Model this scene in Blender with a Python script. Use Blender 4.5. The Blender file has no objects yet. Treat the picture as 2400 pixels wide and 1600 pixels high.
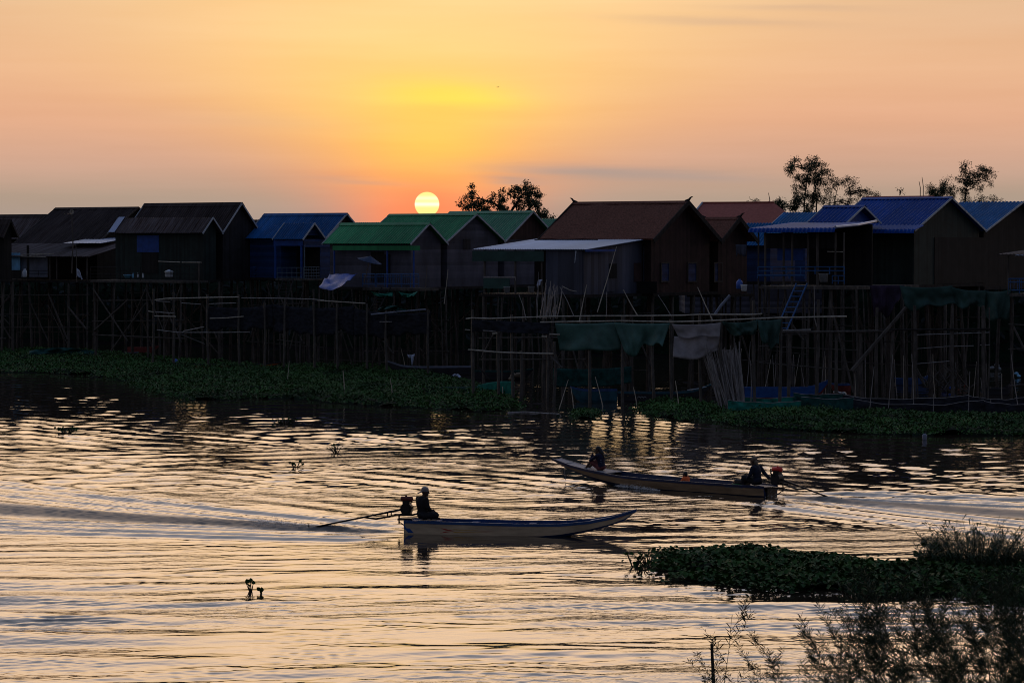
import bpy, math, random
import numpy as np
from mathutils import Vector, Matrix, noise as mnoise
random.seed(11)
S = bpy.context.scene
COL = S.collection
PI = math.pi
F = 6200.0; CH = 8.0; HOR = 570.0
TH = math.atan((800-HOR)/F)
CT, ST = math.cos(TH), math.sin(TH)

# ---------------------------------------------------------------- helpers
def ray(px, py):
    r, f, u = px-1200.0, F, 800.0-py
    return Vector((r, f*CT+u*ST, -f*ST+u*CT))
def at(px, py, Y):                     # the point seen at a pixel of the photograph, Y metres away
    d = ray(px, py); t = Y/d.y
    return Vector((d.x*t, Y, CH+d.z*t))
def gnd(px, py, z=0.0):                # the point of the water seen at a pixel
    d = ray(px, py); t = (z-CH)/d.z
    return Vector((d.x*t, d.y*t, z))
def lin(r, g, b):
    f = lambda c: (c/255/12.92) if c/255 <= .04045 else ((c/255+.055)/1.055)**2.4
    return (f(r), f(g), f(b), 1.0)
def rnd(a, b): return random.uniform(a, b)

def tag(o, label=None, cat=None, group=None, kind=None):
    if label: o['label'] = label
    if cat: o['category'] = cat
    if group: o['group'] = group
    if kind: o['kind'] = kind
    return o
def empty(name, loc, rz=0, label=None, cat=None, group=None):
    o = bpy.data.objects.new(name, None); COL.objects.link(o)
    o.location = loc; o.rotation_euler = (0, 0, rz); o.empty_display_size = .3
    return tag(o, label, cat, group)
def copy_tree(o, parent=None):
    c = o.copy(); COL.objects.link(c); c.parent = parent
    for ch in list(o.children): copy_tree(ch, c)
    return c

class MB:
    def __init__(s): s.v = []; s.f = []; s.m = []
    def add(s, vs, fs, mi=0):
        b = len(s.v); s.v += [tuple(x) for x in vs]
        for f in fs: s.f.append([i+b for i in f]); s.m.append(mi)
    def box(s, c, d, R=None, mi=0):
        c = Vector(c); h = [x/2 for x in d]; vs = []
        for sx in (-1, 1):
            for sy in (-1, 1):
                for sz in (-1, 1):
                    p = Vector((sx*h[0], sy*h[1], sz*h[2]))
                    vs.append(c+(R @ p if R else p))
        s.add(vs, [(0,1,3,2),(4,6,7,5),(0,4,5,1),(2,3,7,6),(0,2,6,4),(1,5,7,3)], mi)
        return s
    def box2(s, a, b, mi=0):
        a = Vector(a); b = Vector(b)
        return s.box((a+b)/2, [abs(x) for x in (b-a)], None, mi)
    def tube(s, pts, rads, n=6, mi=0, cap=True):
        pts = [Vector(p) for p in pts]; vs = []; fs = []
        if not hasattr(rads, '__len__'): rads = [rads]*len(pts)
        ref = Vector((0.31, 0.22, 0.93)).normalized()
        for i, p in enumerate(pts):
            t = (pts[min(i+1, len(pts)-1)]-pts[max(i-1, 0)]).normalized()
            if abs(t.dot(ref)) > .95: ref2 = Vector((1, 0, 0))
            else: ref2 = ref
            u = t.cross(ref2).normalized(); w = t.cross(u)
            for k in range(n):
                a = 2*PI*k/n
                vs.append(p+(u*math.cos(a)+w*math.sin(a))*rads[i])
        for i in range(len(pts)-1):
            for k in range(n):
                k2 = (k+1) % n
                fs.append((i*n+k, i*n+k2, (i+1)*n+k2, (i+1)*n+k))
        if cap:
            fs.append(tuple(range(n-1, -1, -1))); b = (len(pts)-1)*n
            fs.append(tuple(b+k for k in range(n)))
        s.add(vs, fs, mi); return s
    def bar(s, p, q, r, r2=None, n=6, mi=0):
        return s.tube([p, q], [r, r if r2 is None else r2], n, mi)
    def plank(s, p, q, w, t, mi=0):
        p = Vector(p); q = Vector(q); d = (q-p); L = d.length; d.normalize()
        y = Vector((0, 1, 0)) if abs(d.y) < .9 else Vector((1, 0, 0))
        u = d.cross(y).normalized(); v = u.cross(d).normalized()
        R = Matrix((d, u, v)).transposed()
        return s.box((p+q)/2, (L, w, t), R, mi)
    def ell(s, c, r, n=12, m=7, R=None, mi=0):
        c = Vector(c); vs = []; fs = []
        if not hasattr(r, '__len__'): r = (r, r, r)
        for j in range(1, m):
            ph = PI*j/m
            for k in range(n):
                a = 2*PI*k/n
                p = Vector((r[0]*math.sin(ph)*math.cos(a), r[1]*math.sin(ph)*math.sin(a), r[2]*math.cos(ph)))
                vs.append(c+(R @ p if R else p))
        t = Vector((0, 0, r[2])); vs.append(c+(R @ t if R else t)); vs.append(c-(R @ t if R else t))
        T = len(vs)-2; B = T+1
        for j in range(m-2):
            for k in range(n):
                k2 = (k+1) % n
                fs.append((j*n+k, (j+1)*n+k, (j+1)*n+k2, j*n+k2))
        for k in range(n):
            k2 = (k+1) % n
            fs.append((T, k, k2)); fs.append((B, (m-2)*n+k2, (m-2)*n+k))
        s.add(vs, fs, mi); return s
    def cap(s, p, q, r, r2=None, n=10):          # tapered capsule
        p = Vector(p); q = Vector(q); r2 = r if r2 is None else r2
        s.tube([p, q], [r, r2], n); s.ell(p, r, n, 6); s.ell(q, r2, n, 6); return s
    def lathe(s, c, prof, n=14, mi=0):
        c = Vector(c); vs = []; fs = []
        for r, z in prof:
            for k in range(n):
                a = 2*PI*k/n; vs.append(c+Vector((r*math.cos(a), r*math.sin(a), z)))
        for i in range(len(prof)-1):
            for k in range(n):
                k2 = (k+1) % n; fs.append((i*n+k, i*n+k2, (i+1)*n+k2, (i+1)*n+k))
        fs.append(tuple(range(n-1, -1, -1))); b = (len(prof)-1)*n; fs.append(tuple(b+k for k in range(n)))
        s.add(vs, fs, mi); return s
    def sheet(s, fn, nu, nv, mi=0, thick=None):  # fn(u,v) -> point; thick = vector for a second skin
        vs = [Vector(fn(i/nu, j/nv)) for j in range(nv+1) for i in range(nu+1)]
        N = len(vs); w = nu+1
        fs = [(j*w+i, j*w+i+1, (j+1)*w+i+1, (j+1)*w+i) for j in range(nv) for i in range(nu)]
        if thick is not None:
            t = Vector(thick); vs = vs+[p+t for p in vs]
            fs = fs+[tuple(x+N for x in reversed(f)) for f in fs]
            edge = [i for i in range(w)]+[j*w+nu for j in range(1, nv+1)]+[nv*w+i for i in range(nu-1, -1, -1)]+[j*w for j in range(nv-1, 0, -1)]
            for a, b in zip(edge, edge[1:]+edge[:1]): fs.append((b, a, a+N, b+N))
        s.add(vs, fs, mi); return s
    def build(s, name, mats, parent=None, smooth=False):
        me = bpy.data.meshes.new(name); me.from_pydata(s.v, [], s.f)
        if not isinstance(mats, (list, tuple)): mats = [mats]
        for m in mats: me.materials.append(m)
        if len(mats) > 1: me.polygons.foreach_set('material_index', s.m)
        if smooth: me.polygons.foreach_set('use_smooth', [True]*len(me.polygons))
        me.update()
        o = bpy.data.objects.new(name, me); COL.objects.link(o)
        if parent: o.parent = parent
        return o

# ---------------------------------------------------------------- materials
def pmat(name, col, rough=.7, metal=0, var=.3, scale=3, stretch=(1, 1, 1), bump=0, spec=.3, col2=None, lo=.35, hi=.68, trans=0, planks=None, sheets=None):
    m = bpy.data.materials.new(name); m.use_nodes = True
    nt = m.node_tree; N = nt.nodes; L = nt.links
    b = N['Principled BSDF']
    tc = N.new('ShaderNodeTexCoord'); mp = N.new('ShaderNodeMapping'); mp.inputs['Scale'].default_value = stretch
    L.new(tc.outputs['Object'], mp.inputs['Vector'])
    nz = N.new('ShaderNodeTexNoise'); nz.inputs['Scale'].default_value = scale; nz.inputs['Detail'].default_value = 7; nz.inputs['Roughness'].default_value = .62
    L.new(mp.outputs[0], nz.inputs['Vector'])
    cr = N.new('ShaderNodeValToRGB'); e = cr.color_ramp.elements
    e[0].position = lo; e[1].position = hi
    e[0].color = [c*(1-var) for c in col[:3]]+[1]
    e[1].color = (list(col2[:3])+[1]) if col2 else [min(1, c*(1+var)) for c in col[:3]]+[1]
    L.new(nz.outputs['Fac'], cr.inputs['Fac'])
    out = cr.outputs['Color']; h = nz.outputs['Fac']
    if planks:                                   # (axis, boards per metre): grooves between boards
        sp = N.new('ShaderNodeSeparateXYZ'); L.new(tc.outputs['Object'], sp.inputs[0])
        ad = N.new('ShaderNodeMath'); ad.operation = 'MULTIPLY'; ad.inputs[1].default_value = planks[1]
        if planks[0] == 'H': L.new(sp.outputs['Z'], ad.inputs[0])
        else:
            s2 = N.new('ShaderNodeMath'); s2.operation = 'ADD'; L.new(sp.outputs['X'], s2.inputs[0]); L.new(sp.outputs['Y'], s2.inputs[1]); L.new(s2.outputs[0], ad.inputs[0])
        fl = N.new('ShaderNodeMath'); fl.operation = 'FLOOR'; L.new(ad.outputs[0], fl.inputs[0])
        wn = N.new('ShaderNodeTexWhiteNoise'); wn.noise_dimensions = '1D'; L.new(fl.outputs[0], wn.inputs['W'])
        fr = N.new('ShaderNodeMath'); fr.operation = 'FRACT'; L.new(ad.outputs[0], fr.inputs[0])
        gr = N.new('ShaderNodeMath'); gr.operation = 'GREATER_THAN'; gr.inputs[1].default_value = .1; L.new(fr.outputs[0], gr.inputs[0])
        mr = N.new('ShaderNodeMapRange'); mr.inputs['To Min'].default_value = .62; mr.inputs['To Max'].default_value = 1.25; L.new(wn.outputs['Value'], mr.inputs['Value'])
        mx = N.new('ShaderNodeMix'); mx.data_type = 'RGBA'; mx.blend_type = 'MULTIPLY'; mx.inputs['Factor'].default_value = 1
        L.new(out, mx.inputs[6])
        cb = N.new('ShaderNodeCombineXYZ')
        for i in range(3): L.new(mr.outputs[0], cb.inputs[i])
        L.new(cb.outputs[0], mx.inputs[7]); out = mx.outputs[2]; h = gr.outputs[0]; bump = max(bump, .6)
    if sheets:                                   # roofing laid in sheets of slightly different age
        sp = N.new('ShaderNodeSeparateXYZ'); L.new(tc.outputs['Object'], sp.inputs[0])
        ad = N.new('ShaderNodeMath'); ad.operation = 'MULTIPLY'; ad.inputs[1].default_value = sheets; L.new(sp.outputs['X'], ad.inputs[0])
        fl = N.new('ShaderNodeMath'); fl.operation = 'FLOOR'; L.new(ad.outputs[0], fl.inputs[0])
        wn = N.new('ShaderNodeTexWhiteNoise'); wn.noise_dimensions = '1D'; L.new(fl.outputs[0], wn.inputs['W'])
        mr = N.new('ShaderNodeMapRange'); mr.inputs['To Min'].default_value = .72; mr.inputs['To Max'].default_value = 1.2; L.new(wn.outputs['Value'], mr.inputs['Value'])
        mx = N.new('ShaderNodeMix'); mx.data_type = 'RGBA'; mx.blend_type = 'MULTIPLY'; mx.inputs['Factor'].default_value = 1
        cb = N.new('ShaderNodeCombineXYZ')
        for i in range(3): L.new(mr.outputs[0], cb.inputs[i])
        L.new(out, mx.inputs[6]); L.new(cb.outputs[0], mx.inputs[7]); out = mx.outputs[2]
    L.new(out, b.inputs['Base Color'])
    b.inputs['Roughness'].default_value = rough; b.inputs['Metallic'].default_value = metal
    b.inputs['Specular IOR Level'].default_value = spec
    if bump:
        bp = N.new('ShaderNodeBump'); bp.inputs['Strength'].default_value = bump; bp.inputs['Distance'].default_value = .03
        L.new(h, bp.inputs['Height']); L.new(bp.outputs[0], b.inputs['Normal'])
    return m

M = {}
def mk(k, *a, **kw): M[k] = pmat(k, *a, **kw); return M[k]
mk('green_roof_paint', (.032, .225, .085), .42, .0, .22, 2.2, (1, .3, .3), spec=.15, sheets=1.15)
mk('green_roof_teal', (.028, .20, .085), .42, .0, .22, 2.2, (1, .3, .3), spec=.4, sheets=1.15)
mk('blue_roof_paint', (.003, .052, .29), .38, .0, .2, 2.0, (1, .3, .3), spec=.06, sheets=1.15)
mk('blue_roof_faded', (.012, .085, .25), .5, .0, .25, 2.0, (1, .3, .3), spec=.06, sheets=1.15)
mk('teal_roof_paint', (.008, .12, .33), .5, .0, .25, 2.0, (1, .3, .3), spec=.06, sheets=1.15)
mk('rusty_tin', (.09, .05, .04), .75, .0, .6, 1.5, (2.4, .3, .3), .15, .12, col2=(.14, .115, .12), lo=.32, hi=.72, sheets=1.15)
mk('dark_rusty_tin', (.045, .027, .024), .8, .0, .55, 1.5, (2.4, .3, .3), .15, .1, col2=(.065, .05, .05), lo=.32, hi=.72, sheets=1.15)
mk('brown_tile', (.13, .052, .036), .85, .0, .45, 9, (1, 1.5, 1.5), .7, .1)
mk('red_roof_tile', (.30, .085, .065), .8, .0, .25, 6, (1, 1.5, 1.5), .4, .15)
mk('silver_tin', (.27, .33, .50), .34, .35, .12, 2.5, (3, .3, .3), .0, .5, sheets=1.15)
mk('trim_light', (.36, .40, .46), .6, 0, .2, 4)
mk('trim_dark', (.035, .03, .03), .7, 0, .3, 4)
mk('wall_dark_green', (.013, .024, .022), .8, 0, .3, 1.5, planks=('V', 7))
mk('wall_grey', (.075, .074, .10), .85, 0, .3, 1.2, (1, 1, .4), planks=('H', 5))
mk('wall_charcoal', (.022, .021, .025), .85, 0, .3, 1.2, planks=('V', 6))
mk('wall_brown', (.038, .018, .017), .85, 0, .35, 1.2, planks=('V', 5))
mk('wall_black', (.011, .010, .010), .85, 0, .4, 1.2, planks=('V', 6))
mk('wall_blue', (.008, .036, .13), .7, 0, .2, 1.2, planks=('H', 8))
mk('tin_wall_grey', (.062, .07, .105), .6, .2, .35, 1.4, (1, 1, .15), planks=('V', 3))
mk('blue_paint', (.006, .05, .24), .55, 0, .25, 3)
mk('rail_blue', (.02, .085, .24), .5, 0, .25, 5)
mk('rail_pale', (.10, .14, .18), .6, 0, .25, 5)
mk('shutter_blue', (.02, .035, .11), .7, 0, .3, 3, planks=('H', 9))
mk('pale_blue_sheet', (.16, .42, .66), .6, 0, .25, 2)
mk('grey_sheet', (.16, .18, .24), .7, 0, .25, 2)
mk('old_wood', (.085, .074, .066), .9, 0, .45, 5, (1, 1, .3), .3, .15)
mk('dark_wood', (.026, .023, .022), .9, 0, .45, 5, (1, 1, .3), .3, .15)
mk('bamboo', (.42, .37, .30), .5, 0, .35, 4, (1, 1, 1), .2, .4)
mk('bamboo_grey', (.26, .24, .235), .6, 0, .4, 5, (1, 1, .4), .2, .3)
mk('bamboo_dark', (.075, .067, .06), .7, 0, .4, 5, (1, 1, .4), .2, .3)
mk('green_tarp', (.04, .105, .09), .6, 0, .3, 1.2, bump=.3, spec=.4)
mk('dark_green_tarp', (.02, .055, .048), .7, 0, .35, 1.2, bump=.3, spec=.3)
mk('teal_net', (.01, .16, .12), .7, 0, .4, 5, bump=.3, spec=.2)
mk('dull_teal_net', (.008, .055, .05), .8, 0, .45, 4, bump=.3, spec=.2)
mk('canvas', (.24, .22, .23), .8, 0, .25, 1.5, bump=.3)
mk('blue_tarp', (.016, .06, .30), .5, 0, .3, 2, bump=.3, spec=.4)
mk('purple_cloth', (.03, .018, .04), .9, 0, .4, 2, bump=.4)
mk('black_net', (.022, .024, .032), .95, 0, .5, 3, (1, 1, 2), .4, .1)
mk('white_plastic', (.55, .58, .62), .5, 0, .2, 6)
mk('white_cloth', (.42, .46, .58), .8, 0, .25, 6, bump=.3)
mk('grey_plastic', (.16, .17, .18), .6, 0, .2, 6)
mk('blue_plastic', (.02, .08, .35), .4, 0, .2, 6, spec=.5)
mk('red_plastic', (.75, .035, .02), .45, 0, .2, 6, spec=.5)
mk('hull_cream', (.50, .37, .24), .55, 0, .25, 2.2, (.5, 1, 3), .1, .35)
mk('hull_tan', (.24, .155, .085), .55, 0, .35, 2.2, (.5, 1, 3), .1, .35)
mk('hull_blue', (.012, .055, .17), .5, 0, .25, 3, spec=.4)
mk('hull_navy', (.008, .018, .06), .5, 0, .3, 3, spec=.4)
mk('hull_inside', (.01, .035, .13), .7, 0, .35, 3)
mk('hull_teal', (.012, .07, .10), .6, 0, .35, 3)
mk('hull_dark', (.022, .022, .028), .7, 0, .45, 2, (.5, 1, 3))
mk('hull_bright_blue', (.012, .07, .26), .5, 0, .25, 3)
mk('hull_red', (.16, .03, .025), .7, 0, .35, 3)
mk('deck_grey', (.24, .23, .25), .6, 0, .3, 3, (.3, 2, 1))
mk('paint_red', (.38, .04, .025), .5, 0, .2, 5)
mk('paint_yellow', (.55, .30, .05), .5, 0, .2, 5)
mk('orange_paint', (.36, .09, .02), .6, 0, .3, 5)
mk('engine_black', (.014, .012, .012), .45, .3, .4, 8, spec=.5)
mk('steel', (.03, .028, .028), .4, .6, .4, 8)
mk('skin', (.085, .045, .03), .55, 0, .15, 9, spec=.35)
mk('hair', (.008, .007, .007), .5, 0, .3, 20, (1, 1, .2), .3, .4)
mk('shirt_black', (.014, .012, .013), .9, 0, .3, 9, bump=.3)
mk('shirt_navy', (.012, .015, .03), .9, 0, .3, 9, bump=.3)
mk('shirt_pattern', (.012, .014, .045), .85, 0, .3, 14, bump=.2, col2=(.30, .33, .42), lo=.6, hi=.72)
mk('shorts_red', (.15, .045, .045), .9, 0, .3, 9, bump=.3)
mk('shirt_orange', (.75, .13, .03), .8, 0, .2, 9, bump=.2)
mk('shorts_dark', (.016, .015, .017), .9, 0, .3, 9)
mk('hat_pale', (.30, .26, .25), .85, 0, .25, 9, bump=.3)
mk('hat_khaki', (.17, .13, .09), .85, 0, .25, 9, bump=.3)
mk('green_stripe', (.03, .42, .12), .5, 0, .2, 9)
mk('hyacinth_leaf', (.018, .075, .016), .6, 0, .6, .9, (1, 1, 1), spec=.14, col2=(.045, .105, .018), lo=.3, hi=.7)
mk('far_hyacinth_leaf', (.024, .08, .018), .6, 0, .6, .35, (1, 1, 1), spec=.14, col2=(.055, .145, .028), lo=.3, hi=.7)
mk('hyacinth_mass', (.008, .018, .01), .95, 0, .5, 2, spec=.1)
mk('reed_leaf', (.016, .04, .014), .6, 0, .4, 3, spec=.25)
mk('weed_leaf', (.014, .034, .011), .6, 0, .4, 6, spec=.25)
mk('weed_stem', (.013, .018, .009), .7, 0, .4, 6, spec=.25)
mk('tree_leaf', (.028, .05, .022), .6, 0, .4, .6, spec=.25)
mk('bark', (.035, .028, .022), .9, 0, .4, 4, spec=.1)
mk('sky_block_leaf', (.028, .034, .034), .9, 0, .5, .5, spec=.05)
mk('mud', (.012, .011, .010), .9, 0, .4, .4, bump=.3, spec=0)
mk('dim_blue_cloth', (.016, .035, .09), .8, 0, .3, 2)
mk('tank_dull_red', (.13, .03, .022), .6, 0, .3, 6)
# ---------------------------------------------------------------- camera
cam = bpy.data.cameras.new('camera'); cam.sensor_width = 36; cam.lens = 36*F/2400
cam.clip_start = .5; cam.clip_end = 9000
co = bpy.data.objects.new('camera', cam); COL.objects.link(co)
co.location = (0, 0, CH); co.rotation_euler = (PI/2-TH, 0, 0)
S.camera = co
S.cycles.filter_width = 1.0
S.view_settings.view_transform = 'Standard'; S.view_settings.look = 'None'
S.view_settings.exposure = 0; S.view_settings.gamma = 1

# ---------------------------------------------------------------- sky and sun
SUN_AZ = math.degrees(math.atan((1001-1200)/F)); SUN_EL = (HOR-479)/F*57.2958
w = bpy.data.worlds.new('World'); S.world = w; w.use_nodes = True
nt = w.node_tree; nt.nodes.clear(); N = nt.nodes; L = nt.links
def val(x):
    n = N.new('ShaderNodeValue'); n.outputs[0].default_value = x; return n.outputs[0]
def mth(op, *a):
    n = N.new('ShaderNodeMath'); n.operation = op
    for i, x in enumerate(a):
        if isinstance(x, (int, float)): n.inputs[i].default_value = x
        else: L.new(x, n.inputs[i])
    return n.outputs[0]
def mixc(f, a, b, blend='MIX'):
    n = N.new('ShaderNodeMix'); n.data_type = 'RGBA'; n.blend_type = blend
    for s_, x in ((0, f), (6, a), (7, b)):
        if isinstance(x, (int, float)): n.inputs[s_].default_value = x
        elif isinstance(x, tuple): n.inputs[s_].default_value = x
        else: L.new(x, n.inputs[s_])
    return n.outputs[2]
def ramp(f, stops, span=60.0):
    n = N.new('ShaderNodeValToRGB'); e = n.color_ramp.elements
    while len(e) < len(stops): e.new(.5)
    for i, (p, c) in enumerate(stops):
        e[i].position = p/span; e[i].color = (c[0], c[1], c[2], 1)
    L.new(f, n.inputs[0]); return n.outputs[0]
def gauss(x, c, s):                   # exp(-((x-c)/s)^2)
    d = mth('DIVIDE', mth('SUBTRACT', x, c), s)
    return mth('EXPONENT', mth('MULTIPLY', mth('MULTIPLY', d, d), -1.0))
tc = N.new('ShaderNodeTexCoord'); sp = N.new('ShaderNodeSeparateXYZ')
L.new(tc.outputs['Generated'], sp.inputs[0])
X_, Y_, Z_ = sp.outputs
el = mth('MULTIPLY', mth('ARCSINE', Z_), 57.2958)
az = mth('MULTIPLY', mth('ARCTAN2', X_, Y_), 57.2958)
da = mth('SUBTRACT', az, SUN_AZ)
cv = N.new('ShaderNodeCombineXYZ'); L.new(mth('MULTIPLY', az, .11), cv.inputs[0]); L.new(mth('MULTIPLY', el, 1.5), cv.inputs[1])
nz = N.new('ShaderNodeTexNoise'); nz.inputs['Scale'].default_value = 1.0; nz.inputs['Detail'].default_value = 6; nz.inputs['Roughness'].default_value = .55
L.new(cv.outputs[0], nz.inputs['Vector'])
cl = mth('SUBTRACT', nz.outputs['Fac'], .5)               # -.5 .. .5 cloud streaks
elw = mth('ADD', el, mth('MULTIPLY', cl, .55))
fe = mth('DIVIDE', mth('MAXIMUM', elw, 0.0), 60.0)
HI = [(8, (1.72, 1.17, .72)), (12.5, (1.80, 1.27, .86)), (16.5, (1.30, 1.02, .88)), (21, (.74, .70, .75)), (28, (.50, .52, .61)), (42, (.27, .32, .43)), (60, (.10, .155, .28))]
side = ramp(fe, [(0, lin(165, 147, 139)), (.9, lin(173, 156, 140)), (1.8, lin(203, 164, 142)), (2.7, lin(222, 171, 140)), (3.8, lin(227, 179, 142)), (5.3, lin(223, 185, 150))]+HI)
cen = ramp(fe, [(0, lin(248, 138, 98)), (.8, lin(251, 150, 108)), (1.4, lin(253, 166, 102)), (2.0, lin(254, 186, 102)), (2.7, lin(254, 201, 110)), (3.4, lin(252, 208, 124)), (4.3, lin(252, 210, 136)), (5.3, lin(251, 210, 145))]+HI)
east = ramp(fe, [(0, (.105, .098, .112)), (12, (.122, .120, .148)), (30, (.125, .145, .205)), (60, (.10, .155, .28))])
sg = mth('ADD', 1.15, mth('MULTIPLY', mth('MAXIMUM', el, 0.0), 1.05))
dd = mth('DIVIDE', da, sg)
mask = mth('EXPONENT', mth('MULTIPLY', mth('MULTIPLY', dd, dd), -1.0))
west = mixc(mask, side, cen)
# bright yellow patch of thin cloud over the sun, red glow round it, grey streaks beside it
tilt = mth('ADD', elw, mth('MULTIPLY', da, .045))
yp = mth('MULTIPLY', mth('MULTIPLY', gauss(da, .5, 1.4), gauss(tilt, 3.17, .30)), .9)
west = mixc(yp, west, lin(255, 231, 90))
yp2 = mth('MULTIPLY', mth('MULTIPLY', gauss(da, .1, 1.25), gauss(elw, 2.25, 1.0)), .75)
west = mixc(yp2, west, lin(255, 207, 96))
rg = mth('MULTIPLY', mth('MULTIPLY', gauss(da, 0, 1.1), gauss(el, .65, .7)), .92)
west = mixc(rg, west, lin(255, 142, 94))
for ca_, ce, sa_, se, am in ((3.7, 1.56, 2.0, .16, .95), (5.6, 1.50, 1.6, .11, .7), (1.9, 1.38, .6, .07, .6), (-1.5, 1.30, 1.0, .06, .3), (6.3, 4.85, 2.2, .10, .3), (8.0, 5.15, 1.6, .08, .25), (-4.0, 2.6, 3, .18, .12)):
    g_ = mth('MULTIPLY', mth('MULTIPLY', gauss(da, ca_, sa_), gauss(tilt, ce+ca_*.03, se)), am)
    west = mixc(g_, west, lin(170, 154, 145))
west = mixc(1.0, west, mth('ADD', 1.0, mth('MULTIPLY', cl, .30)), 'MULTIPLY') if False else west
bright = N.new('ShaderNodeCombineXYZ')
for i, k in enumerate((.10, .19, .31)): L.new(mth('ADD', 1.0, mth('MULTIPLY', cl, k)), bright.inputs[i])
west = mixc(1.0, west, bright.outputs[0], 'MULTIPLY')
ca_w = mth('COSINE', mth('DIVIDE', da, 57.2958))
wm = N.new('ShaderNodeMapRange'); wm.interpolation_type = 'SMOOTHSTEP'; wm.inputs['From Min'].default_value = .05; wm.inputs['From Max'].default_value = .92
L.new(ca_w, wm.inputs['Value'])
skyc = mixc(wm.outputs[0], east, west)
# the sun's disc, veiled by thin bands of cloud
ds = mth('SQRT', mth('ADD', mth('MULTIPLY', da, da), mth('POWER', mth('ABSOLUTE', mth('SUBTRACT', el, SUN_EL)), 2.0)))
dm = N.new('ShaderNodeMapRange'); dm.interpolation_type = 'SMOOTHSTEP'
for k, x in (('From Min', .274), ('From Max', .256), ('To Min', 0), ('To Max', 1)): dm.inputs[k].default_value = x
L.new(ds, dm.inputs['Value'])
band = mth('ADD', gauss(el, SUN_EL+.0, .045), mth('MULTIPLY', gauss(el, SUN_EL+.13, .05), .6))
discc = mixc(mth('MINIMUM', band, 1.0), (1.05, .93, .30, 1), (1.15, 1.08, .80, 1))
skyc = mixc(dm.outputs[0], skyc, discc)
bg = N.new('ShaderNodeBackground'); L.new(skyc, bg.inputs['Color']); bg.inputs['Strength'].default_value = 1.0
st = N.new('ShaderNodeTexSky'); st.sky_type = 'NISHITA'; st.sun_disc = False
st.sun_elevation = math.radians(SUN_EL); st.sun_rotation = math.radians(SUN_AZ); st.dust_density = 3
bg2 = N.new('ShaderNodeBackground'); L.new(st.outputs[0], bg2.inputs['Color']); bg2.inputs['Strength'].default_value = .01
ad = N.new('ShaderNodeAddShader'); L.new(bg.outputs[0], ad.inputs[0]); L.new(bg2.outputs[0], ad.inputs[1])
wo = N.new('ShaderNodeOutputWorld'); L.new(ad.outputs[0], wo.inputs['Surface'])
w.cycles.sampling_method = 'MANUAL'; w.cycles.sample_map_resolution = 1024

sl = bpy.data.lights.new('sun', 'SUN'); sl.energy = .6; sl.angle = math.radians(.53); sl.color = (1, .62, .30)
so = bpy.data.objects.new('sun', sl); COL.objects.link(so)
sd = Vector((math.sin(math.radians(SUN_AZ)), math.cos(math.radians(SUN_AZ)), math.tan(math.radians(SUN_EL))))
so.rotation_euler = sd.to_track_quat('Z', 'Y').to_euler(); so.location = (0, 60, 40)

# ---------------------------------------------------------------- ground: near bank, river bed, far bank
def bank(x): return 207-.6*(x+35)
def ground_z(x, y):
    if y < 44: return np.interp(y, [-60, 2, 20, 36, 44], [6.6, 6.3, 4.15, .5, -.9])
    b = bank(x)
    return float(np.interp(y-b, [-8, 0, 3, 60, 4000], [-1.2, -.15, .12, .5, 1.0]))
gb = MB(); xs = [-2500, -900, -300]+[-150+10*i for i in range(31)]+[300, 900, 2500]
ys = [-60, 2, 20, 30, 36, 44, 60, 100]+[120+5*i for i in range(26)]+[260, 300, 400, 700, 1500, 4500]
vs = [(x, y, ground_z(x, y)) for y in ys for x in xs]; wd = len(xs)
gb.add(vs, [(j*wd+i, j*wd+i+1, (j+1)*wd+i+1, (j+1)*wd+i) for j in range(len(ys)-1) for i in range(wd-1)])
tag(gb.build('ground', M['mud'], smooth=True), kind='structure')

# ---------------------------------------------------------------- river: real waves, wakes of both boats
rg_ = np.random.default_rng(5)
BOAT1 = gnd(952, 1247); A1 = math.radians(-9)            # stern on the water and heading
BOAT2 = gnd(1806, 1162); A2 = math.radians(180-40)
nv = int(math.log(216/41.0)/.00118); nu = 880
Yv = 41.0*np.exp(np.linspace(0, math.log(216/41.0), nv+1)).astype(np.float32)
uu = np.linspace(-1, 1, nu+1).astype(np.float32); uu = uu*(.70+.30*uu**2)
Xg = (uu[None, :]*(Yv[:, None]*.31+2)).astype(np.float32); Yg = np.repeat(Yv[:, None], nu+1, 1)
Zg = np.zeros_like(Xg)
def waves(n, l0, l1, dirdeg, spread, slope, X=Xg, Y=Yg):
    h = np.zeros_like(X)
    for i in range(n):
        lam = l0*(l1/l0)**rg_.random(); k = 2*PI/lam
        a = math.radians(dirdeg+spread*rg_.normal()); ph = rg_.random()*2*PI
        h += (slope*math.sqrt(2/n)/k)*np.sin(np.float32(k*math.cos(a))*X+np.float32(k*math.sin(a))*Y+np.float32(ph))
    return h
def env(l0, l1, n=9, lo=0, hi=1, dirdeg=90, spread=60):
    h = waves(n, l0, l1, dirdeg, spread, 1.0); h = h/(h.std()*1.6)
    return (lo+(hi-lo)*np.clip(.5+.5*h, 0, 1)).astype(np.float32)
def sstep(x, a, b):
    t = np.clip((x-a)/(b-a), 0, 1); return t*t*(3-2*t)
near = 1-sstep(Yg, 58, 78)
lee = 1-.48*sstep(Yg-(207-.6*(Xg+35)), -86, -60)                                         # calmer water in the lee of the houses
e1 = env(9, 26, lo=.15, hi=1.25)
quiet = 1-.8*np.exp(-(((Xg-10)/7.5)**4+((Yg-62.5)/5.5)**4))         # the floating plants still the swell
sw = waves(6, 2.3, 3.3, 86, 6, .066)*(near+.12)*e1*quiet                     # long smooth swell
Zg += sw
crest = np.clip(sw/(sw[Yg < 62].std()), -3, 3)
Zg += waves(6, 1.1, 1.8, 96, 9, .024)*(near*.6+.4)*env(6, 20, lo=.1, hi=1.3)*lee
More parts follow.
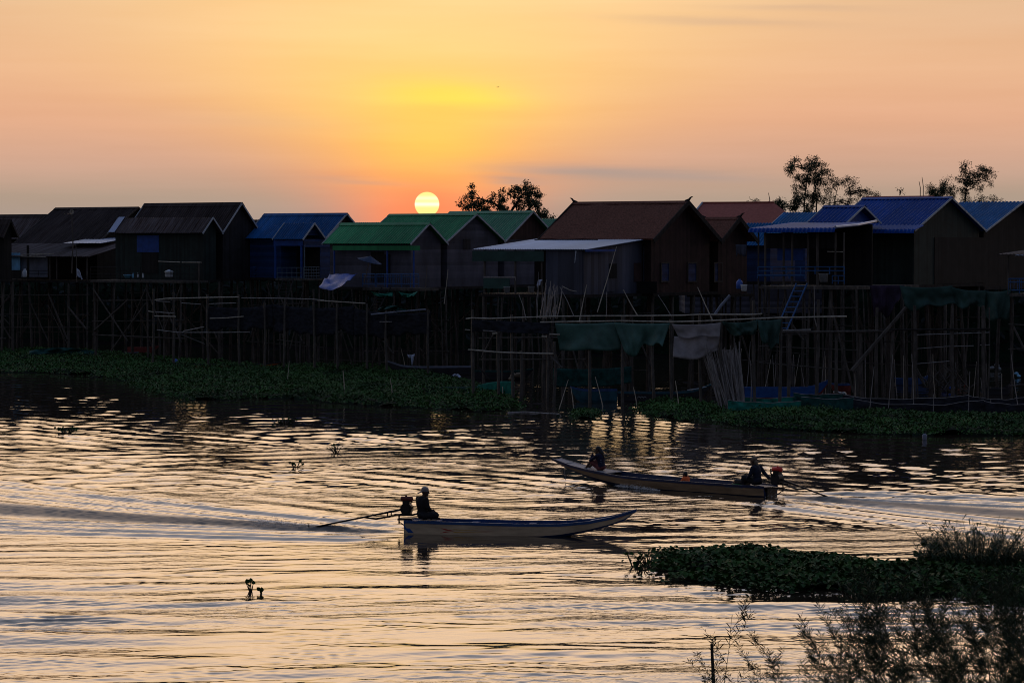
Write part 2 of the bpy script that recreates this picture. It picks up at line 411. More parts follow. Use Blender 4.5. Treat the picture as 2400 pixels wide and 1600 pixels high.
obl = waves(5, 1.2, 2.0, 43, 4, .046)*sstep(Yg, 68, 84)*env(10, 34, lo=.1, hi=1.25)*lee    # parallel trains left by earlier boats
Zg += obl
Zg += waves(6, 1.6, 2.6, 118, 8, .025)*sstep(Yg, 76, 92)*env(10, 30, lo=0, hi=1.2)*lee
Zg += waves(26, .45, .9, 88, 18, .028)*env(5, 18, lo=.15, hi=1.2)*(.35+.75*sstep(Yg, 70, 90))*lee
Zg += waves(40, .20, .46, 90, 22, .068)*env(2.5, 12, lo=.0, hi=1.3)*(sstep(Yg, 60, 84)*.75+.10)*lee
gy = np.gradient(sw, axis=0)/np.gradient(Yv)[:, None]; face = np.clip(gy/gy[Yg < 62].std()-.45, 0, 1.3)
Zg += waves(44, .18, .42, 92, 20, .12)*env(1.4, 6, lo=-.5, hi=1.2).clip(0, 2)*near*face        # broken ripples on the steep faces of the swell
Zg += waves(30, .45, 1.0, 88, 16, .030)*near*env(4, 14, lo=.1, hi=1.3)
Zg += waves(30, .18, .40, 90, 30, .035)*near*env(3, 10, lo=0, hi=1.3)
Zg += waves(36, .22, .60, 90, 30, .10)*np.exp(-(((Xg-11)/8)**4+((Yg-59)/3.2)**4))*env(2, 7, lo=.2, hi=1.2)   # wavelets breaking up under the mat's edge
def wake(stern, ang, bend, L, Ak, rough):
    dx = Xg-stern.x; dy = Yg-stern.y; c, s_ = math.cos(ang), math.sin(ang)
    s = -(dx*c+dy*s_)                       # metres behind the stern
    t = -dx*s_+dy*c-bend*np.clip(s-1.3, 0, None)
    h = np.zeros_like(Xg); on = sstep(s, -.2, 1.2)
    wd = .45+.085*np.clip(s, 0, 60); core = np.exp(-(t/wd)**4)*on*np.exp(-np.clip(s, 0, None)/48)
    h += core*(waves(34, .22, .5, 90, 70, rough*.4)+.012*np.exp(-(t/(wd*.5))**2))
    h += .10*np.exp(-((s-1.9)/1.0)**2-((t)/.34)**2)+.05*np.exp(-((s-4.2)/1.6)**2-((t-.25)/.5)**2)                    # hump thrown up by the propeller
    h -= .05*np.exp(-((s-1.1)/.6)**2-((t)/.45)**2)
    for sg_ in (-1, 1):                     # the two arms of the wake
        d = (sg_*t-(s+L*.75)*.30); q = np.clip(s+L*.75, 0, None)
        amp = Ak*np.exp(-(d/(.5+.05*q))**2)*sstep(s, -.5, 1.6)*np.exp(-q/60)*sstep(np.abs(t), .6, 1.1)
        h += amp*np.sin(d*2*PI/(1.05+.015*q)+.6)
        d2 = (sg_*t-(s+.2)*.24)
        h += Ak*.8*np.exp(-(d2/(.35+.05*np.clip(s, 0, 90)))**2)*on*np.exp(-np.clip(s, 0, None)/30)*np.sin(d2*2*PI/.85)
    return h, core
h1, c1 = wake(BOAT1, A1, .36, 6.4, .05, .55)
h2, c2 = wake(BOAT2, A2, -.03, 8.2, .055, .36)
turb = np.clip(c1*1.15+c2, 0, 1); calm = 1-.6*turb
Zg = Zg*calm+h1+h2
Zg *= 1-.8*sstep(Yg, 150, 205)
Zg *= (1-sstep(np.abs(uu), .955, .999))[None, :]*(1-sstep(Yg, 214, 216))*sstep(Yg, 41, 41.6)
verts = np.stack([Xg, Yg, Zg], -1).reshape(-1, 3)
W1 = nu+1
ii = (np.arange(nv)[:, None]*W1+np.arange(nu)[None, :]).reshape(-1)
quads = np.stack([ii, ii+1, ii+W1+1, ii+W1], -1).astype(np.int32)
l0, l1, y0_, y1_ = float(Xg[0, 0]), float(Xg[-1, 0]), float(Yv[0]), float(Yv[-1])
ext = np.array([(-900, 30, 0), (900, 30, 0), (900, y0_, 0), (-900, y0_, 0), (l0, y0_, 0), (l1, y1_, 0), (-900, y1_, 0), (-l0, y0_, 0), (-l1, y1_, 0), (900, y1_, 0), (900, 420, 0), (-900, 420, 0)], np.float32)   # still water out to the sides
nb = len(verts); verts = np.concatenate([verts, ext]); quads = np.concatenate([quads, [[nb, nb+1, nb+2, nb+3], [nb+3, nb+4, nb+5, nb+6], [nb+7, nb+2, nb+9, nb+8], [nb+6, nb+9, nb+10, nb+11]]]).astype(np.int32)
me = bpy.data.meshes.new('river_water')
me.vertices.add(len(verts)); me.vertices.foreach_set('co', verts.astype(np.float32).ravel())
me.loops.add(quads.size); me.loops.foreach_set('vertex_index', quads.ravel())
me.polygons.add(len(quads)); me.polygons.foreach_set('loop_start', np.arange(0, quads.size, 4, dtype=np.int32))
me.polygons.foreach_set('use_smooth', np.ones(len(quads), bool))
me.update(); me.validate()
at_ = me.attributes.new('turbulence', 'FLOAT', 'POINT'); at_.data.foreach_set('value', np.concatenate([turb.ravel(), np.zeros(12)]).astype(np.float32))
wmat = bpy.data.materials.new('river_water'); wmat.use_nodes = True
nt = wmat.node_tree; N = nt.nodes; L = nt.links; b = N['Principled BSDF']
b.inputs['Base Color'].default_value = (.030, .022, .016, 1); b.inputs['Roughness'].default_value = .03
b.inputs['IOR'].default_value = 1.8; b.inputs['Specular IOR Level'].default_value = .5
ta = N.new('ShaderNodeAttribute'); ta.attribute_name = 'turbulence'
tr_ = N.new('ShaderNodeMapRange'); tr_.inputs['To Min'].default_value = .03; tr_.inputs['To Max'].default_value = .6; L.new(ta.outputs['Fac'], tr_.inputs['Value']); L.new(tr_.outputs[0], b.inputs['Roughness'])
tm = N.new('ShaderNodeMix'); tm.data_type = 'RGBA'; tm.inputs[6].default_value = (.030, .022, .016, 1); tm.inputs[7].default_value = (.07, .05, .036, 1); L.new(ta.outputs['Fac'], tm.inputs[0]); L.new(tm.outputs[2], b.inputs['Base Color'])
tc = N.new('ShaderNodeTexCoord'); mp = N.new('ShaderNodeMapping'); mp.inputs['Scale'].default_value = (.8, 1.25, 1); L.new(tc.outputs['Object'], mp.inputs[0])
n1 = N.new('ShaderNodeTexNoise'); n1.inputs['Scale'].default_value = 4.2; n1.inputs['Detail'].default_value = 3; L.new(mp.outputs[0], n1.inputs['Vector'])
n2 = N.new('ShaderNodeTexNoise'); n2.inputs['Scale'].default_value = .13; n2.inputs['Detail'].default_value = 2; L.new(mp.outputs[0], n2.inputs['Vector'])
mr = N.new('ShaderNodeMapRange'); mr.inputs['From Min'].default_value = .38; mr.inputs['From Max'].default_value = .66; mr.inputs['To Min'].default_value = .03; mr.inputs['To Max'].default_value = .30
L.new(n2.outputs['Fac'], mr.inputs['Value'])
sy = N.new('ShaderNodeSeparateXYZ'); L.new(tc.outputs['Object'], sy.inputs[0])
lm = N.new('ShaderNodeMapRange'); lm.inputs['From Min'].default_value = 90; lm.inputs['From Max'].default_value = 120; lm.inputs['To Min'].default_value = 1; lm.inputs['To Max'].default_value = .3; L.new(sy.outputs['Y'], lm.inputs['Value'])
ml = N.new('ShaderNodeMath'); ml.operation = 'MULTIPLY'; L.new(mr.outputs[0], ml.inputs[0]); L.new(lm.outputs[0], ml.inputs[1])
bp = N.new('ShaderNodeBump'); bp.inputs['Distance'].default_value = .05; L.new(ml.outputs[0], bp.inputs['Strength']); L.new(n1.outputs['Fac'], bp.inputs['Height']); L.new(bp.outputs[0], b.inputs['Normal'])
me.materials.append(wmat)
wob = bpy.data.objects.new('river_water', me); COL.objects.link(wob); tag(wob, kind='structure')
def water_z(x, y):                       # height of the built surface at a point
    v = int(round(math.log(max(y, 41.01)/41.0)/math.log(216/41.0)*nv)); v = min(max(v, 0), nv)
    i = int(np.argmin(np.abs(Xg[v]-x))); return float(Zg[v, i])
# ---------------------------------------------------------------- houses on stilts
class House:
    """A house set out from its near right corner: x runs along the ridge, y towards the back, z up."""
    def __init__(h, name, label, Y, c, g, l, ye, yr, yf, deg=35, cat='house', group=None, base=0.0, W=None, L=None):
        a = math.radians(deg); h.ca, h.sa = math.cos(a), math.sin(a)
        t = lambda px: (px-1200)/F/CT
        h.C = Vector((t(c)*Y, Y, 0))
        h.W = W or (t(g)*Y-h.C.x)/(h.sa-t(g)*h.ca)
        h.L = L or (h.C.x-t(l)*Y)/(h.ca+t(l)*h.sa)
        h.ze = at(c, ye, Y).z
        h.zr = at(1200, yr, Y+h.W/2*h.ca).z
        h.zf = at(c, yf, Y+.3).z
        h.base = base
        h.root = empty(name, h.C, -a, label, cat, group)
        h.label = label
    def depth(h, x, y): return h.C.y-x*h.sa+y*h.ca
    def x(h, px, y=0.0):
        t = (px-1200)/F/CT; return (t*(h.C.y+y*h.ca)-h.C.x-y*h.sa)/(h.ca+t*h.sa)
    def y(h, px, x=0.0):
        t = (px-1200)/F/CT; return (t*(h.C.y-x*h.sa)-h.C.x-x*h.ca)/(h.sa-t*h.ca)
    def z(h, py, x=0.0, y=0.0): return at(1200, py, h.depth(x, y)).z
    def P(h, px, py, y=0.0):
        x = h.x(px, y); return Vector((x, y, h.z(py, x, y)))
    def next_Y(h): return h.C.y+h.W*h.ca
    # --- parts
    def roof(h, mat, ribs=.2, amp=.022, th=.035, ridge=None, barge=None, hips=False, wob=0.0, sub='roof'):
        L, W, ze, zr = h.L, h.W, h.ze, h.zr; m = W/2
        mb = MB(); n = max(2, int(L/ribs)*2) if ribs else 16
        for side in (0, 1):
            ey = -.05 if side == 0 else W+.05
            nrm = Vector((0, -(zr-ze), m)).normalized() if side == 0 else Vector((0, (zr-ze), m)).normalized()
            def fn(u, v):
                x = -L*u; k = int(round(u*n))
                o = amp*(1 if k % 2 else -1) if ribs else 0
                wz = wob*mnoise.noise(Vector((x*.8, v*2+side*7, ze)))
                return Vector((x, ey+(m-ey)*v, ze+(zr-ze)*v+wz))+nrm*o
            mb.sheet(fn, n, 1 if not wob else 5, 0, -nrm*th)
        r = mb.build(sub, mat, h.root)
        if ridge:
            rc = MB()
            for s_ in (-1, 1):
                rc.sheet(lambda u, v: (.06-(L+.12)*u, m+s_*.24*v, zr+.055-.24*v*(zr-ze)/m), 8, 1, 0, (0, 0, -.02))
            rc.build('ridge_cap', ridge, r)
        if barge:
            for xx in (.02, -L-.02):
                for s_ in (0, 1):
                    ey = -.07 if s_ == 0 else W+.07
                    p = Vector((xx, ey, ze-.06)); q = Vector((xx, m, zr-.02))
                    b_ = MB(); b_.plank(p, q, .13, .03) if False else b_.box((p+q)/2, (.03, (q-p).length, .11), Matrix.Rotation(math.atan2(q.z-p.z, q.y-p.y), 3, 'X'))
                    b_.build('bargeboard', barge, r)
        return r
    def walls(h, mat, og=.3, oe=.35, front=True, right=True, gable=None, back=True):
        L, W, ze, zr, zf = h.L, h.W, h.ze, h.zr, h.zf
        x0, x1, y0, y1 = -L+og, -og, oe, W-oe
        sl = (zr-ze)/(W/2); zt = ze+sl*oe-.05; t = .05
        mb = MB()
        if front: mb.box2((x0+t, y0, zf), (x1-t, y0+t, zt))
        if back: mb.box2((x0+t, y1-t, zf), (x1-t, y1, zt))
        mb.box2((x0, y0, zf), (x0+t, y1, zt-.02))
        if right: mb.box2((x1-t, y0, zf), (x1, y1, zt-.02))
        for xa in (x0, x1-t):
            g = MB() if gable else mb
            p = [(y0, zt-.02), (y1, zt-.02), (W/2, zr-.10)]
            g.add([(xa, y, z) for y, z in p]+[(xa+t, y, z) for y, z in p], [(0, 2, 1), (3, 4, 5), (0, 1, 4, 3), (1, 2, 5, 4), (2, 0, 3, 5)])
            if gable: g.build('gable_panel', gable, h.root)
        w = mb.build('wall', mat, h.root)
        h.fx = (x0, x1); h.fy = (y0, y1); h.zt = zt
        return w
    def floor(h, mat=None, x0=None, x1=None, y0=None, y1=None, name='floor', z=None):
        x0 = -h.L+.1 if x0 is None else x0; x1 = -.1 if x1 is None else x1
        y0 = .1 if y0 is None else y0; y1 = h.W-.1 if y1 is None else y1
        z = h.zf if z is None else z
        return MB().box2((x0, y0, z-.16), (x1, y1, z-.005)).build(name, mat or M['dark_wood'], h.root)
    def stilts(h, nx, ny, x0=None, x1=None, y0=.3, y1=None, r=.085, brace=True, mat=None, zt=None, rails=True):
        x0 = -h.L+.3 if x0 is None else x0; x1 = -.3 if x1 is None else x1; y1 = h.W-.4 if y1 is None else y1
        mat = mat or M['old_wood']; zt = h.zf-.14 if zt is None else zt
        for i in range(nx):
            for j in range(ny):
                x = x0+(x1-x0)*i/max(1, nx-1)+rnd(-.1, .1); y = y0+(y1-y0)*j/max(1, ny-1)
                rr = r*rnd(.5, 1.2); lx = random.gauss(0, .22)
                if random.random() < .12 and 0 < i < nx-1: continue
                MB().tube([(x+lx, y, h.base-1.0), (x+lx*.4+rnd(-.06, .06), y, zt*.5), (x, y, zt)], [rr*1.1, rr, rr*.95], 7).build('stilt', mat, h.root)
        if brace:
            for k in range(nx-1):
                xa = x0+(x1-x0)*k/(nx-1); xb = x0+(x1-x0)*min(nx-1, k+random.choice((1, 1, 2)))/(nx-1)
                for q in range(random.choice((0, 1, 1, 2))):
                    lo = h.base+rnd(.2, 2.4); hi = zt-rnd(.1, 1.9)
                    if random.random() < .5: lo, hi = hi, lo
                    MB().bar((xa, y0-.1-.06*q, lo), (xb, y0-.1-.06*q, hi), rnd(.03, .07), None, 6).build('brace', mat, h.root)
        if rails:
            for f_ in (rnd(.15, .35), rnd(.4, .6), rnd(.65, .85)):
                z = h.base+(zt-h.base)*f_+rnd(-.2, .2)
                MB().bar((x0-.2, y0-.05, z), (x1+.2, y0-.05, z+rnd(-.3, .3)), rnd(.02, .045), None, 6).build('tie_beam', mat, h.root)
    def panel(h, px0, px1, py0, py1, mat, name, y=None, t=.04):
        y = h.fy[0] if y is None else y
        a = h.P(px0, py1, y); b = h.P(px1, py0, y)
        return MB().box2((a.x, y-t, a.z), (b.x, y-.004, b.z)).build(name, mat, h.root)
    def gpanel(h, px0, px1, py0, py1, mat, name, x=None, t=.04):
        x = h.fx[1] if x is None else x
        ya, yb = h.y(px0, x), h.y(px1, x)
        return MB().box2((x+.004, ya, h.z(py1, x, ya)), (x+t, yb, h.z(py0, x, ya))).build(name, mat, h.root)
    def lean(h, mat, pxf0, pxf1, pyf, pyb, D, y_b=0.0, ribs=.2, amp=.02, name='veranda_roof', lip=None):
        xa, xb = h.x(pxf0, y_b-D), h.x(pxf1, y_b-D)
        zf_ = h.z(pyf, xb, y_b-D); zb = h.z(pyb, xb, y_b)
        n = max(2, int(abs(xb-xa)/ribs)*2)
        nrm = Vector((0, -(zb-zf_), D)).normalized()
        def fn(u, v): return Vector((xb+(xa-xb)*u, y_b-D+D*v, zf_+(zb-zf_)*v))+nrm*(amp*(1 if int(round(u*n)) % 2 else -1))
        o = MB().sheet(fn, n, 1, 0, -nrm*.03).build(name, mat, h.root)
        if lip:
            def fl(u, v):
                an = -.2+v*1.5
                return Vector((xb+(xa-xb)*u, y_b-D-.16*math.sin(max(an, 0)), zf_-.16*(1-math.cos(max(an, 0)))-.1*v))+Vector((0, -amp*(1 if int(round(u*n)) % 2 else -1), 0))
            MB().sheet(fl, n, 4, 0, (0, .02, -.005)).build('rolled_edge', lip, o)
        return xa, xb, zf_, zb
    def post(h, px, y, py0, py1, r=.05, mat=None, name='post'):
        a = h.P(px, py1, y); b = h.P(px, py0, y)
        return MB().bar(a, (a.x, a.y, b.z), r, None, 7).build(name, mat or M['old_wood'], h.root)
    def rail(h, px0, px1, y, pys, mat, posts=5, r=.03, name='railing', bal=0):
        mb = MB(); a = h.P(px0, pys[0], y); b = h.P(px1, pys[0], y); zl = h.P(px0, pys[-1], y).z
        for p in pys:
            q = h.P(px0, p, y); q2 = h.P(px1, p, y); mb.bar((a.x, y, q.z), (b.x, y, q2.z), r, None, 6)
        for i in range(posts):
            x = a.x+(b.x-a.x)*i/(posts-1); mb.bar((x, y, zl-.15), (x, y, a.z), r, None, 6)
        for i in range(bal):
            x = a.x+(b.x-a.x)*(i+.5)/bal; mb.bar((x, y, zl), (x, y, a.z), r*.45, None, 5)
        return mb.build(name, mat, h.root)
    def ladder(h, px_t, py_t, px_b, py_b, y0, y1, mat, wpx=22, n=8, name='ladder'):
        mb = MB(); a = h.P(px_t, py_t, y0); b = h.P(px_b, py_b, y1); w_ = abs(h.x(px_t+wpx, y0)-h.x(px_t, y0))
        o = Vector((w_, 0, 0)); mb.bar(a, b, .045); mb.bar(a+o, b+o, .045)
        for i in range(n):
            p = a.lerp(b, (i+.5)/n); mb.bar(p, p+o, .03)
        return mb.build(name, mat, h.root)

GRP = None
# far left pair of rusty roofed houses
hA = House('stilt_house', 'rusty roofed house cut by the left edge, behind the pale blue sheet', 189, 10, 44, -190, 556, 515, 655)
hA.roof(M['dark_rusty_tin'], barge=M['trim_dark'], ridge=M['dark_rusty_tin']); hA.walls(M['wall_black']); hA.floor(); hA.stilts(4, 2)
hB = House('stilt_house', 'long house with a tall nearly black roof behind the television aerial', 197, 228, 420, -35, 570, 486, 655)
hB.L = hB.x(330, hB.W/2)*0-hB.x(34, 0)
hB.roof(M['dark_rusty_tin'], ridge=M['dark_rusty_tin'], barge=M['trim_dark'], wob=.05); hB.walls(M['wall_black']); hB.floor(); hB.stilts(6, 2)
hA2 = House('stilt_house', 'low rusty roofed house showing only its ridge at the left edge', 203, 120, 200, -160, 560, 503, 655)
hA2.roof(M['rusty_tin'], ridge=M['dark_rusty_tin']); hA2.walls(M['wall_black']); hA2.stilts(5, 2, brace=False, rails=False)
# veranda in front of the long dark house
xa, xb, z1, z2 = hB.lean(M['rusty_tin'], -70, 209, 601, 570, 4.2, 0.0)
hB.lean(M['silver_tin'], 148, 236, 569.6, 557.5, 3.0, 1.2, ribs=.3, amp=.008, name='tin_sheet')
hB.floor(None, xa, xb-.2, -4.1, .3, 'deck')
hB.stilts(7, 2, xa+.3, xb-.3, -4.0, -1.2)
for px in (-10, 118, 134, 205): hB.post(px, -4.0, 601, 655, .05)
hB.post(67, -4.25, 575, 655, .10, M['dark_wood'])
hB.panel(-70, 49, 592.6, 632, M['pale_blue_sheet'], 'wall_sheet', -3.9)
hB.panel(-70, 28, 632.6, 650, M['grey_sheet'], 'lower_sheet', -3.9)
hB.panel(52, 113, 601, 649, M['grey_sheet'], 'wall_sheet', -3.75)
hB.rail(69, 115, -4.1, (634, 641), M['dark_wood'], 3, .025)
for a_, b_ in (((50, 597), (109, 594.5)), ((70, 600), (108, 595)), ((50, 601), (108, 602)), ((100, 595.5), (127, 594.3))):
    MB().bar(hB.P(a_[0], a_[1], -4.35), hB.P(b_[0], b_[1], -4.35), .025).build('bamboo_rod', M['bamboo'], hB.root)

hC = House('stilt_house', 'house with a patchy rusted low roof and a blue panel over its door', 178, 477.4, 523, 256, 545.5, 509.5, 656)
hC.roof(M['rusty_tin'], barge=M['trim_light'], wob=.03); hC.walls(M['wall_dark_green']); hC.floor()
hC.panel(323, 374, 552, 591, M['blue_paint'], 'blue_panel'); hC.panel(334, 371, 591.5, 640, M['wall_black'], 'door')
MB().sheet(lambda u, v: Vector((hC.x(257+14*u, 0)+.0, -.06+(hC.W/2+.06)*v, hC.ze+(hC.zr-hC.ze)*v+.06)), 2, 3, 0, (0, 0, .02)).build('roof_patch', M['silver_tin'], hC.root)
xd0, xd1 = hC.x(213, -2.2), hC.x(428, -2.2)
hC.floor(M['old_wood'], xd0, xd1, -2.2, .35, 'deck', hC.zf-.02); hC.stilts(6, 2, xd0+.2, xd1-.2, -2.0, hC.W-.3, .09)
hC.rail(213, 330, -2.15, (626, 634, 642, 650), M['dark_wood'], 6, .022)
for p, q in (((372, 612.5), (423, 614.6)), ((427, 614.8), (473, 615))): MB().bar(hC.P(*p, -2.15), hC.P(*q, -2.15), .028).build('bamboo_rod', M['bamboo'], hC.root)
hC.rail(380, 466, -2.05, (622, 631, 641, 650), M['dark_wood'], 5, .02)
hC.post(467, -2.1, 616, 700, .06)
hD = House('stilt_house', 'tall house with a streaked rusty roof and charcoal gable wall, highest roof on the left', hC.next_Y(), 523, 612.5, 290, 546, 475.5, 653)
hD.L = -hD.x(340-45, 0)
hD.roof(M['dark_rusty_tin'], barge=M['trim_light'], ridge=M['dark_rusty_tin'], wob=.03); hD.walls(M['wall_charcoal']); hD.floor(); hD.stilts(5, 3)
hE = House('stilt_house', 'small brown roofed house squeezed between the charcoal gable and the blue roofs', hD.next_Y(), 612.5, 658, 560, 549, 514.5, 652)
hE.roof(M['rusty_tin'], barge=M['trim_light']); hE.walls(M['wall_charcoal'], front=False); hE.floor(); hE.stilts(3, 2)
hE.gpanel(594, 641, 560, 573, M['blue_paint'], 'blue_band', .0)
hE.gpanel(594, 641, 573, 626, M['wall_black'], 'porch_shade_panel', .0)  # solid black panel in place of the shade inside the open porch
mb = MB(); xx = .35
for py in (625, 630.5, 636, 642, 648.5): mb.bar((xx, hE.y(594, xx), hE.z(py, xx, .8)), (xx, hE.y(641, xx), hE.z(py, xx, .8)), .022)
for px in (596, 607, 618, 629, 640): mb.bar((xx, hE.y(px, xx), hE.z(650, xx, .8)), (xx, hE.y(px, xx), hE.z(625, xx, .8)), .022)
mb.build('railing', M['rail_blue'], hE.root)
# blue pair
hF = House('stilt_house', 'small blue roofed porch house with slatted blue gable and open front', 176, 711.5, 764, 641, 560, 522.7, 652)
hF.roof(M['blue_roof_faded'], barge=M['trim_light']); hF.walls(M['wall_blue'], front=False, right=False, back=False, gable=M['wall_blue']); hF.floor(M['old_wood'])
hF.gpanel(711.5, 781, 560, 579, M['wall_blue'], 'blue_band', -.2)
hF.gpanel(750, 782, 571, 652, M['wall_blue'], 'slatted_wall', -.25); hF.panel(643, 711, 562, 576, M['blue_paint'], 'blue_band', .2)
for px in (646, 707): hF.post(px, .2, 575, 652, .08, M['blue_paint'])
hF.post(714, .35, 575, 652, .05, M['rail_pale'])
MB().box2((-hF.L+.1, hF.W-.3, hF.zf), (-.3, hF.W-.2, hF.ze)).build('back_wall', M['wall_black'], hF.root)
hF.rail(650, 708, .1, (627, 639, 650), M['rail_pale'], 6, .02, bal=0)
mb = MB(); xx = -.1
for py in (626, 632, 640, 647, 653): mb.bar((xx, hF.y(712, xx), hF.z(py, xx, .8)), (xx, hF.y(749, xx), hF.z(py, xx, .8)), .02)
for k in range(7): mb.bar((xx, hF.y(712+6*k, xx), hF.z(654, xx, .8)), (xx, hF.y(712+6*k, xx), hF.z(626, xx, .8)), .018)
mb.build('lattice_railing', M['rail_pale'], hF.root)
hF.stilts(3, 2); hF.ladder(664, 656, 650, 700, -.1, -1.5, M['dark_wood'], 24, 7, 'steps')
hG = House('stilt_house', 'larger blue roofed house directly behind the small blue porch house', hF.next_Y(), 764, 862, 571, 558, 500.5, 652)
hG.roof(M['blue_roof_faded'], ridge=M['blue_roof_faded'], barge=M['trim_light']); hG.walls(M['wall_blue'], gable=M['wall_brown']); hG.floor(); hG.stilts(5, 2)
hG2 = House('stilt_house', 'house showing only a sliver of dark blue ridge between blue and green roofs', 200, 880, 930, 760, 555, 521, 645)
hG2.roof(M['blue_roof_faded']); hG2.walls(M['wall_black']); hG2.stilts(3, 2, brace=False, rails=False)
# green group
hH = House('stilt_house', 'front green roofed house with grey plank wall and blue balcony rail', 164, 963.5, 1049.6, 757, 570.5, 523, 674)
hH.roof(M['green_roof_paint'], ridge=M['green_roof_paint'], barge=M['trim_light']); hH.walls(M['wall_grey']); hH.floor()
hH.panel(781, 985, 576, 586.5, M['green_roof_paint'], 'fascia', .0)
hH.panel(898, 915, 596, 640, M['wall_black'], 'doorway_shade_panel'); hH.panel(871, 900, 590, 660, M['wall_black'], 'doorway_shade_panel')  # doorways are black panels on the wall, their inner shade put in as colour
for px in (784, 908, 970): hH.post(px, .05, 586, 674, .06, M['blue_paint'])
xd0, xd1 = hH.x(850, -1.5), hH.x(985, -1.5)
hH.floor(M['old_wood'], xd0, xd1, -1.5, .4, 'balcony'); hH.rail(882, 982, -1.45, (642, 648, 666), M['rail_blue'], 6, .022, bal=22)
hH.rail(850, 880, -1.45, (642, 650, 666), M['rail_blue'], 3, .022, bal=6)
hH.stilts(5, 3, y0=-1.3); hH.ladder(895, 674, 862, 735, -1.6, -3.0, M['dark_wood'], 20, 8, 'steps')
hI = House('stilt_house', 'middle green roofed house under the setting sun', hH.next_Y(), 1049.6, 1183.6, 845, 564, 501.5, 672)
hI.roof(M['green_roof_paint'], ridge=M['green_roof_paint'], barge=M['trim_light']); hI.walls(M['wall_grey']); hI.floor(); hI.stilts(5, 3)
hI.gpanel(1085, 1102, 560, 584, M['wall_charcoal'], 'vent_panel')
hJ = House('stilt_house', 'rearmost green roofed house in front of the leafy tree', hI.next_Y(), 1183.6, 1314, 988, 566, 495.5, 668)
hJ.roof(M['green_roof_teal'], ridge=M['green_roof_teal'], barge=M['trim_light']); hJ.walls(M['wall_grey'], gable=M['wall_brown']); hJ.floor(); hJ.stilts(5, 3)
hJ2 = House('stilt_house', 'house with a green roof end peeping out beside the brown tiled roof', hJ.next_Y()+2, 1290, 1390, 1180, 560, 512, 668)
hJ2.roof(M['green_roof_teal']); hJ2.walls(M['wall_brown']); hJ2.stilts(3, 2, brace=False, rails=False)
# brown tiled house with its silver lean-to
hK = House('tiled_house', 'big brown tiled roof house with horned ridge ends and plank gable', 142, 1532.6, 1687, 1265, 560, 472.5, 687)
hK.roof(M['brown_tile'], ribs=None, th=.09, ridge=M['brown_tile'], wob=.07); hK.walls(M['wall_brown'], og=.45, oe=.4); hK.floor(); hK.stilts(6, 4, r=.1)
def horn(h):
    for xx in (.05, -h.L-.05):
        s_ = 1 if xx > 0 else -1
        p = Vector((xx, h.W/2, h.zr)); MB().tube([p+Vector((-.2*s_, 0, .02)), p+Vector((.04*s_, 0, .11)), p+Vector((.11*s_, 0, .2)), p+Vector((.19*s_, 0, .25)), p+Vector((.28*s_, 0, .27))], [.075, .065, .05, .035, .01], 7).build('ridge_horn', M['dark_wood'], h.root)
        for s2 in (0, 1):
            ey = -.1 if s2 == 0 else h.W+.1
            p2 = Vector((xx, ey, h.ze-.12)); q2 = Vector((xx, h.W/2, h.zr-.05))
            MB().box((p2+q2)/2, (.06, (q2-p2).length, .24), Matrix.Rotation(math.atan2(q2.z-p2.z, q2.y-p2.y), 3, 'X')).build('bargeboard', M['dark_wood'], h.root)
horn(hK)
for px0, px1 in ((1550, 1567), (1612, 1631), (1674, 1691)):
    s_ = hK.gpanel(px0, px1, 616, 660, M['shutter_blue'], 'window_shutter')
    x_ = hK.fx[1]+.045; mb = MB(); ya, yb = hK.y(px0-1.5, x_), hK.y(px1+1.5, x_); za, zb = hK.z(661.5, x_, ya), hK.z(614.5, x_, ya)
    mb.box2((x_, ya, za), (x_+.03, ya+.07, zb)); mb.box2((x_, yb-.07, za), (x_+.03, yb, zb)); mb.box2((x_, ya+.07, zb-.07), (x_+.03, yb-.07, zb)); mb.box2((x_, ya+.07, za), (x_+.03, yb-.07, za+.07))
    mb.build('window_frame', M['trim_dark'], s_)
D = 6.0
xa, xb, zf_, zb_ = hK.lean(M['silver_tin'], 1107, 1371, 584, 559.5, D, .35, ribs=.16, amp=.016)
hK.floor(M['dark_wood'], xa+.3, xb-.1, -D+.5, .4, 'lean_to_floor')
xg = xb-.25; xm = hK.x(1279, -D+.55)
mb = MB(); mb.box2((xg-.05, -D+.6, hK.zf), (xg, .3, zf_-.05)); mb.box2((xm, -D+.55, hK.zf), (xg-.05, -D+.6, zf_-.05)); mb.box2((xm, -D+.6, hK.zf), (xm+.05, 0, zf_-.05))
mb.add([(xg-.05, -D+.6, zf_-.05), (xg-.05, .3, zf_-.05), (xg-.05, .3, zb_-.06), (xg, -D+.6, zf_-.05), (xg, .3, zf_-.05), (xg, .3, zb_-.06)], [(0, 1, 2), (3, 5, 4), (0, 2, 5, 3)])
mb.build('tin_wall', M['tin_wall_grey'], hK.root)
ya, yb = hK.y(1371, xb), hK.y(1440, xb)
MB().box2((xb, -D+.35, zf_-.13), (xb+.04, -D+3.3, zf_-.01)).build('blue_fascia', M['blue_paint'], hK.root)
hK.gpanel(1428, 1444, 618, 652, M['wall_black'], 'opening_shade_panel', xg); hK.gpanel(1485, 1502, 616, 660, M['wall_brown'], 'door', xg)  # first panel is a black sheet standing for the shade inside an opening
hK.gpanel(1506, 1530, 577, 660, M['tin_wall_grey'], 'tin_sheet', xg+.05); hK.gpanel(1420, 1440, 658, 684, M['tin_wall_grey'], 'tin_sheet', xg+.02)
hK.panel(1446, 1540, 660, 687, M['wall_black'], 'lower_wall', -.2)
for px in (1136, 1208, 1270): hK.post(px, -D+.5, 586, 687, .06)
hK.rail(1134, 1208, -D+.45, (649, 650.5), M['bamboo_grey'], 4, .02); hK.panel(1108, 1275, 588, 612, M['dark_green_tarp'], 'hanging_tarp', -D+.42)
